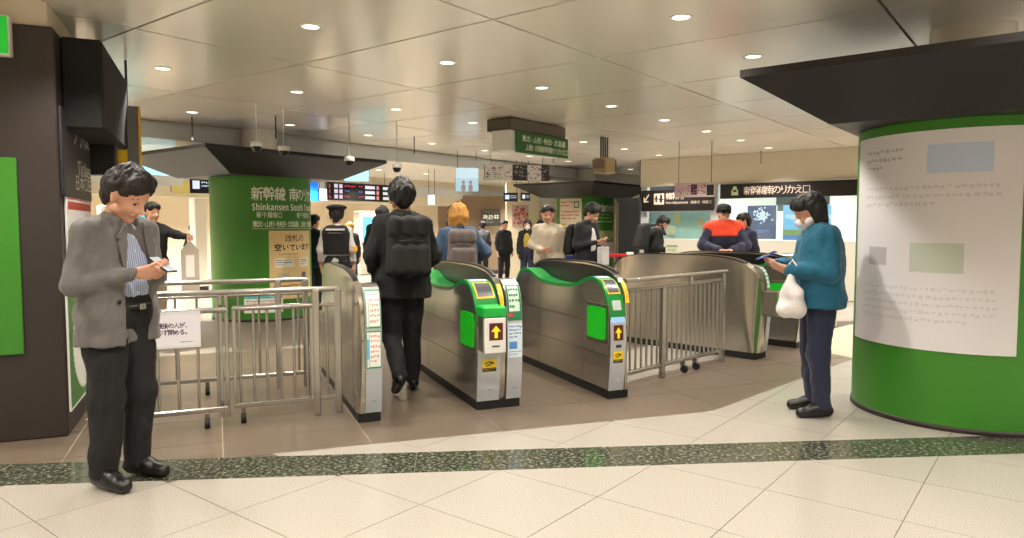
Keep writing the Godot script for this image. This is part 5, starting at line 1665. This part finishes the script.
	for k in 5:
		part(o, "shirt_button", lathe_mesh([Vector2(0, -0.002), Vector2(0.006, -0.0015), Vector2(0.006, 0.0015), Vector2(0, 0.002)], 10), M.white_plastic, V3(0.0, 1.36 - 0.075 * k, 0.125 + 0.004 * k)).rotation_degrees.x = 85
	part(o, "belt", tube_mesh([V3(-0.10, 0.985, 0.105), V3(-0.03, 0.985, 0.135), V3(0.05, 0.985, 0.138), V3(0.11, 0.985, 0.11)], 0.017, 8), M.leather)
	part(o, "buckle", box_mesh(V3(0.04, 0.034, 0.012), 0.003, V3(0.02, 0.985, 0.152)), M.rail_steel)
	part(o, "button", lathe_mesh([Vector2(0, -0.004), Vector2(0.011, -0.003), Vector2(0.011, 0.003), Vector2(0, 0.004)], 12), M.leather, V3(-0.115, 1.02, 0.135)).rotation_degrees.x = 80
	for k in 3:
		part(o, "cuff_button", lathe_mesh([Vector2(0, -0.003), Vector2(0.007, -0.002), Vector2(0.007, 0.002), Vector2(0, 0.003)], 10), M.leather, V3(-0.155 + 0.017 * k, 1.118 + 0.006 * k, 0.13 + 0.02 * k)).rotation_degrees.z = 70
	var ph := thing("smartphone", "dark smartphone in the hands of the man in the grey blazer", "phone", place(o, V3(-0.01, 1.215, 0.325)), o.rotation_degrees.y)
	ph.rotation.x = -1.05
	part(ph, "case", box_mesh(V3(0.072, 0.15, 0.009), 0.003), M.phone)
	part(ph, "screen", box_mesh(V3(0.066, 0.14, 0.001), 0.0003, V3(0, 0, 0.0052)), glow_mat("phone_glow", Color(0.5, 0.55, 0.6), 0.3))

	# man with the black backpack walking through
	o = person("man in a black coat walking through the gate with a black backpack", V3(-0.93, 0, -6.0), 200.0, {"h": 1.79, "hs": 1.10, "cell": 0.014, "hcell": 0.007, "hair": "full", "hair_mat": M.hair_black, "pitch": 0.12, "top": M.coat, "top_name": "coat", "loose": 0.034, "hem": 0.78, "trousers": M.black_cloth, "shoes": M.leather, "leg_loose": 0.022,
		"J": {"knr": V3(-0.09, 0.49, 0.10), "anr": V3(-0.09, 0.09, 0.06), "toer": V3(-0.11, 0.036, 0.24), "knl": V3(0.09, 0.47, 0.05), "anl": V3(0.085, 0.19, -0.26), "toel": V3(0.09, 0.05, -0.12), "ell": V3(0.26, 1.12, -0.01), "elr": V3(-0.26, 1.12, -0.01), "wrl": V3(0.19, 0.98, 0.2), "wrr": V3(-0.19, 0.98, 0.2), "hdl": V3(-0.4, 0.1, 1), "hdr": V3(0.4, 0.1, 1)}})
	backpack("black backpack on the man walking through the gate", o, V3(0, 1.255, -0.25), V3(0.36, 0.50, 0.17), M.pack_grey)

	# staff member with a peaked cap
	o = person("station staff member in a black cap and vest over a white shirt, seen from behind", V3(-2.48, 0, -10.0), 186.0, {"h": 1.68, "cell": 0.022, "hair": "short", "hair_mat": M.hair_black, "top": M.white_cloth, "top_name": "shirt", "loose": 0.016, "hem": 0.93, "trousers": M.black_cloth, "shoes": M.leather})
	var TH: Transform3D = o.get_meta("head")
	part(o, "vest", blob_mesh([blob([[V3(-0.08, 1.31, -0.02), V3(-0.075, 1.02, -0.012), 0.125, 0.122], [V3(0.08, 1.31, -0.02), V3(0.075, 1.02, -0.012), 0.125, 0.122], [V3(0, 1.31, -0.02), V3(0, 1.02, -0.012), 0.125, 0.122]], 0.02, 0.04, [], 1.02)]), M.black_cloth)
	part(o, "vest_stripe", box_mesh(V3(0.26, 0.028, 0.012), 0.003, V3(0, 1.37, -0.156)), M.white_cloth)
	part(o, "vest_stripe", box_mesh(V3(0.20, 0.02, 0.012), 0.003, V3(0, 1.32, -0.156)), M.grey_cloth)
	part(o, "arm_band", tube_mesh([V3(-0.215, 1.13, -0.025), V3(-0.222, 1.06, -0.02)], 0.068, 14), mat("arm_yellow", Color(0.85, 0.60, 0.12), 0.6))
	var cap := part(o, "cap", lathe_mesh([Vector2(0.106, 0.0), Vector2(0.110, 0.045), Vector2(0.145, 0.07), Vector2(0.145, 0.09), Vector2(0.11, 0.112), Vector2(0.05, 0.122), Vector2(0.0, 0.123)], 28), M.black_cloth)
	cap.transform = TH * Transform3D(Basis(), V3(0, 0.055, -0.012))
	part(cap, "visor", prism_mesh(PackedVector2Array([Vector2(-0.095, 0.03), Vector2(-0.07, 0.11), Vector2(0, 0.15), Vector2(0.07, 0.11), Vector2(0.095, 0.03)]), -0.004, 0.006, FLAT), M.leather)

	# blond commuter in denim
	o = person("blond commuter in a blue denim jacket walking away past the gates", V3(-0.60, 0, -7.9), 195.0, {"h": 1.65, "hs": 1.13, "cell": 0.018, "hcell": 0.008, "hair": "bob", "hair_mat": M.hair_blond, "pitch": 0.05, "top": M.denim, "loose": 0.035, "hem": 0.84, "trousers": M.black_cloth, "shoes": M.leather,
		"J": {"ell": V3(0.29, 1.14, -0.02), "elr": V3(-0.33, 1.17, 0.0), "wrl": V3(0.17, 1.03, 0.2), "wrr": V3(-0.2, 1.03, 0.2), "hdl": V3(-0.5, 0, 1), "hdr": V3(0.5, 0, 1)}})
	part(o, "headphone_band", tube_mesh([TH * V3(0, 0, 0) * 0.0 + o.get_meta("head") * V3(-0.105, 0.0, -0.02), o.get_meta("head") * V3(-0.095, 0.10, -0.02), o.get_meta("head") * V3(0, 0.158, -0.02), o.get_meta("head") * V3(0.095, 0.10, -0.02), o.get_meta("head") * V3(0.105, 0.0, -0.02)], 0.010, 8), M.leather)
	backpack("taupe backpack on the blond commuter in denim", o, V3(0, 1.17, -0.23), V3(0.31, 0.42, 0.14), M.taupe_pack)

	# commuter half hidden behind the backpack man
	o = person("grey-haired commuter partly hidden behind the man with the black backpack", V3(-1.96, 0, -10.7), 190.0, {"h": 1.72, "cell": 0.026, "hair": "short", "hair_mat": M.dark_grey, "top": M.coat, "top_name": "coat", "loose": 0.03, "hem": 0.7, "trousers": M.black_cloth, "shoes": M.leather})
	o = person("blond woman in black standing beside the cyan ticket machine", V3(-3.45, 0, -15.0), 175.0, {"h": 1.50, "cell": 0.03, "hcell": 0.012, "hair": "bob", "hair_mat": M.hair_blond, "top": M.black_cloth, "hem": 0.7, "trousers": M.jeans, "shoes": M.leather})

	# man in the cream sweater, facing the camera
	o = person("man in a cream sweater with dark backpack straps facing the gates", V3(0.54, 0, -10.6), -14.0, {"h": 1.72, "cell": 0.02, "hcell": 0.008, "hair": "short", "hair_mat": M.hair_black, "face": true, "top": M.sweater, "top_name": "sweater", "collar": false, "loose": 0.018, "hem": 0.86, "trousers": M.khaki, "shoes": M.leather, "pitch": 0.1, "look": 0.3,
		"J": {"elr": V3(-0.26, 1.14, -0.02), "wrr": V3(-0.06, 1.06, 0.2), "hdr": V3(1, 0.1, 0.3), "pmr": V3(0, 0.4, -1)}})
	backpack("dark backpack on the man in the cream sweater", o, V3(0, 1.22, -0.25), V3(0.38, 0.44, 0.16), M.black_cloth, 0.0, false)
	var sc := thing("suitcase", "blue suitcase beside the man in the cream sweater", "suitcase", V3(0.80, 0, -11.1), 20)
	part(sc, "shell", box_mesh(V3(0.30, 0.92, 0.24), 0.04, V3(0, 0.53, 0)), mat("case_blue", Color(0.07, 0.17, 0.42), 0.4))
	for e in [-1.0, 1.0]:
		part(sc, "wheel", tube_mesh([V3(e * 0.1 - 0.012, 0.035, 0), V3(e * 0.1 + 0.012, 0.035, 0)], 0.035, 12), M.rubber)
	part(sc, "handle", tube_mesh([V3(-0.08, 0.98, 0), V3(-0.08, 1.02, 0), V3(0.08, 1.02, 0), V3(0.08, 0.98, 0)], 0.01, 6), M.grey_plastic)

	# man in the dark suit looking at his phone
	o = person("man in a dark suit and white shirt looking at a phone, facing right", V3(1.10, 0, -10.4), 52.0, {"h": 1.76, "J": armsJ, "pitch": 0.5, "cell": 0.018, "hcell": 0.007, "hair": "full", "hair_mat": M.hair_black, "face": true, "top": M.suit, "top_name": "suit_jacket", "loose": 0.026, "hem": 0.82, "shirt": M.white_cloth, "trousers": M.suit, "shoes": M.leather, "curll": 0.8, "curlr": 0.8,
		"cuts": [[V3(0.0, 1.47, 0.16), V3(0.0, 1.28, 0.2), 0.06, 0.10], [V3(0.0, 1.28, 0.2), V3(0.0, 0.95, 0.21), 0.10, 0.12]]})
	backpack("dark backpack on the man in the dark suit", o, V3(0, 1.22, -0.24), V3(0.34, 0.46, 0.17), M.black_cloth, 0.0, false)
	ph = thing("smartphone", "phone held by the man in the dark suit", "phone", place(o, V3(-0.01, 1.24, 0.33)), o.rotation_degrees.y)
	ph.rotation.x = -1.05
	part(ph, "case", box_mesh(V3(0.072, 0.15, 0.01), 0.003), M.phone)
	var bag := thing("paper_bag", "white paper bag hanging from the hand of the man in the dark suit", "bag", place(o, V3(-0.03, 0.86, 0.30)), 50)
	part(bag, "sides", box_mesh(V3(0.20, 0.26, 0.08), 0.006, V3(0, 0.13, 0)), M.white_cloth)
	part(bag, "handle", tube_mesh([V3(-0.05, 0.25, 0), V3(-0.03, 0.32, 0), V3(0.03, 0.32, 0), V3(0.05, 0.25, 0)], 0.005, 6), M.white_cloth)

	# man at the counter
	o = person("man in a dark jacket with a rucksack bending over the counter, facing right", V3(2.38, 0, -12.0), 100.0, {"h": 1.64, "cell": 0.022, "hcell": 0.009, "hair": "short", "hair_mat": M.hair_black, "pitch": 0.6, "top": M.black_cloth, "hem": 0.8, "trousers": M.black_cloth, "shoes": M.leather, "J": {"chest": V3(0, 1.27, 0.05), "neck": V3(0, 1.42, 0.10), "head": V3(0, 1.53, 0.19), "shl": V3(0.17, 1.37, 0.07), "shr": V3(-0.17, 1.37, 0.07), "wrl": V3(0.12, 1.05, 0.3), "wrr": V3(-0.12, 1.05, 0.3), "hdl": V3(0, 0, 1), "hdr": V3(0, 0, 1)}})
	backpack("dark grey rucksack on the man bending over the counter", o, V3(0, 1.25, -0.18), V3(0.36, 0.46, 0.18), M.pack_grey, 0.15, false)

	# staff at the counter
	o = person("staff member in an orange and navy jacket and dark cap leaning on the counter", V3(3.22, 0, -10.75), -12.0, {"h": 1.74, "cell": 0.018, "hcell": 0.008, "hair": "short", "hair_mat": M.hair_black, "face": true, "pitch": 0.22, "look": 0.35, "top": M.navy, "loose": 0.05, "hem": 0.86, "yoke": M.orange, "yoke_y": 1.245, "trousers": M.black_cloth, "shoes": M.leather,
		"J": {"chest": V3(0, 1.27, 0.03), "neck": V3(0, 1.43, 0.06), "head": V3(-0.01, 1.575, 0.10), "shl": V3(0.19, 1.37, 0.04), "shr": V3(-0.19, 1.37, 0.04), "ell": V3(0.31, 1.12, 0.14), "elr": V3(-0.31, 1.12, 0.14), "wrl": V3(0.10, 1.06, 0.36), "wrr": V3(-0.10, 1.06, 0.36), "hdl": V3(-1, -0.1, 0.4), "hdr": V3(1, -0.1, 0.4), "pml": V3(0, -1, 0), "pmr": V3(0, -1, 0)}})
	TH = o.get_meta("head")
	cap = part(o, "cap", lathe_mesh([Vector2(0.104, 0.0), Vector2(0.108, 0.03), Vector2(0.098, 0.08), Vector2(0.06, 0.105), Vector2(0.0, 0.112)], 24), M.black_cloth)
	cap.transform = TH * Transform3D(Basis(), V3(0, 0.045, -0.012))
	part(cap, "visor", prism_mesh(PackedVector2Array([Vector2(-0.09, 0.04), Vector2(-0.065, 0.13), Vector2(0, 0.165), Vector2(0.065, 0.13), Vector2(0.09, 0.04)]), -0.004, 0.004, FLAT), M.black_cloth)
	o = person("commuter in a navy patterned top beside the orange jacketed staff member", V3(3.72, 0, -11.3), -60.0, {"h": 1.62, "cell": 0.024, "hcell": 0.009, "hair": "bob", "hair_mat": M.hair_brown, "face": true, "pitch": 0.3, "top": M.navy, "hem": 0.8, "trousers": M.black_cloth, "shoes": M.leather})

	# woman in teal
	o = person("woman in a teal jacket and face mask holding a white plastic bag", V3(2.30, 0, -5.28), -97.0, {"h": 1.67, "cell": 0.014, "hcell": 0.006, "hs": 1.08, "hair": "bob", "hair_mat": M.hair_black, "face": true, "mask": true, "pitch": 0.4, "look": -0.08, "top": M.teal, "loose": 0.045, "hem": 0.84, "trousers": M.jeans, "shoes": M.leather, "leg_loose": 0.025, "fat": 0.02,
		"J": {"head": V3(0, 1.56, 0.08), "neck": V3(0, 1.435, 0.01), "ell": V3(0.25, 1.12, -0.01), "elr": V3(-0.23, 1.13, 0.06), "wrl": V3(0.14, 1.13, 0.25), "wrr": V3(-0.07, 1.16, 0.28), "hdl": V3(-0.35, 0.25, 0.9), "hdr": V3(0.3, 0.25, 0.9), "pml": V3(-0.7, 0.6, 0), "pmr": V3(0.7, 0.6, 0)}})
	bag = thing("plastic_bag", "white plastic carrier bag hanging from the teal woman's wrist", "bag", place(o, V3(0.165, 1.12, 0.235)), o.rotation_degrees.y)
	var pb := mat("bag_plastic", Color(0.90, 0.88, 0.88), 0.4)
	pb.backlight_enabled = true
	pb.backlight = Color(0.4, 0.4, 0.4)
	part(bag, "bag", blob_mesh([blob([[V3(0, -0.02, 0), V3(0, -0.14, 0.01), 0.02, 0.05], [V3(-0.02, -0.2, 0.03), V3(-0.02, -0.32, 0.04), 0.055, 0.05], [V3(0.02, -0.2, -0.03), V3(0.02, -0.32, -0.035), 0.055, 0.05], [V3(0, -0.30, 0.06), V3(0, -0.30, -0.06), 0.045, 0.045]], 0.012, 0.05, [], -99.0, 0.018, 5.0)]), pb)
	part(bag, "handle", tube_mesh([V3(-0.012, -0.06, 0.02), V3(-0.035, 0.0, 0.03), V3(0, 0.052, 0.0), V3(0.035, 0.0, -0.03), V3(0.012, -0.06, -0.02)], 0.007, 6), pb)
	ph = thing("smartphone", "phone with a blue case in the hands of the woman in teal", "phone", place(o, V3(0.03, 1.20, 0.39)), o.rotation_degrees.y)
	ph.rotation.x = -1.15
	part(ph, "case", box_mesh(V3(0.072, 0.15, 0.01), 0.003), mat("blue_case", Color(0.15, 0.3, 0.75), 0.3))
	part(ph, "screen", box_mesh(V3(0.064, 0.138, 0.002), 0.0005, V3(0, 0, 0.006)), M.phone)

	# small figures in the distance
	o = person("woman in a face mask, mustard top and black jacket walking towards the gates", V3(0.36, 0, -16.4), -8.0, {"h": 1.55, "cell": 0.026, "hcell": 0.010, "hair": "long", "hair_mat": M.hair_brown, "mask": true, "top": M.black_cloth, "hem": 0.72, "loose": 0.03, "shirt": M.mustard, "trousers": M.jeans, "shoes": M.leather, "cuts": [[V3(0, 1.36, 0.17), V3(0, 0.7, 0.2), 0.09, 0.14]]})
	bag = thing("tote_bag", "cream tote bag carried by the woman in the mustard top", "bag", place(o, V3(0.30, 0.62, 0.05)), 0)
	part(bag, "bag", box_mesh(V3(0.30, 0.34, 0.10), 0.02, V3(0, 0.1, 0)), mat("tote", Color(0.78, 0.70, 0.55), 0.8))
	part(bag, "handle", tube_mesh([V3(-0.07, 0.26, 0), V3(-0.05, 0.42, 0), V3(0.05, 0.42, 0), V3(0.07, 0.26, 0)], 0.008, 6), M.khaki)
	var far := [
		["person in black standing left of the woman in mustard", V3(-0.20, 0, -17.6), 30.0, 1.55, "black_cloth", "short"],
		["person in dark clothes behind the tote bag, near the pink poster", V3(0.72, 0, -17.6), -30.0, 1.55, "black_cloth", "bob"],
		["dark figure left of the blond commuter's shoulder", V3(-1.35, 0, -15.4), 160.0, 1.56, "coat", "short"],
		["person in grey right of the blond commuter, far away", V3(-0.78, 0, -18.6), 200.0, 1.54, "grey_cloth", "short"],
		["person in black in front of the warm wall left of the white pillar", V3(-7.5, 0, -16.6), 160.0, 1.45, "black_cloth", "short"],
		["person in dark blue right of the green column, behind the railings", V3(-3.35, 0, -11.9), 150.0, 1.60, "navy", "short"]]
	for p in far:
		person(p[0], p[1], p[2], {"h": p[3], "cell": 0.032, "hcell": 0.013, "hair": p[5], "hair_mat": M.hair_black, "top": M[p[4]], "hem": 0.78, "trousers": M.black_cloth, "shoes": M.leather})
	o = person("person in black stretching an arm out behind the man in the grey blazer", V3(-4.75, 0, -9.3), 60.0, {"h": 1.72, "cell": 0.024, "hcell": 0.010, "hair": "short", "hair_mat": M.hair_black, "top": M.black_cloth, "hem": 0.8, "trousers": M.khaki, "shoes": M.leather, "J": {"ell": V3(0.22, 1.30, 0.22), "wrl": V3(0.20, 1.28, 0.46), "hdl": V3(0, -0.1, 1)}})
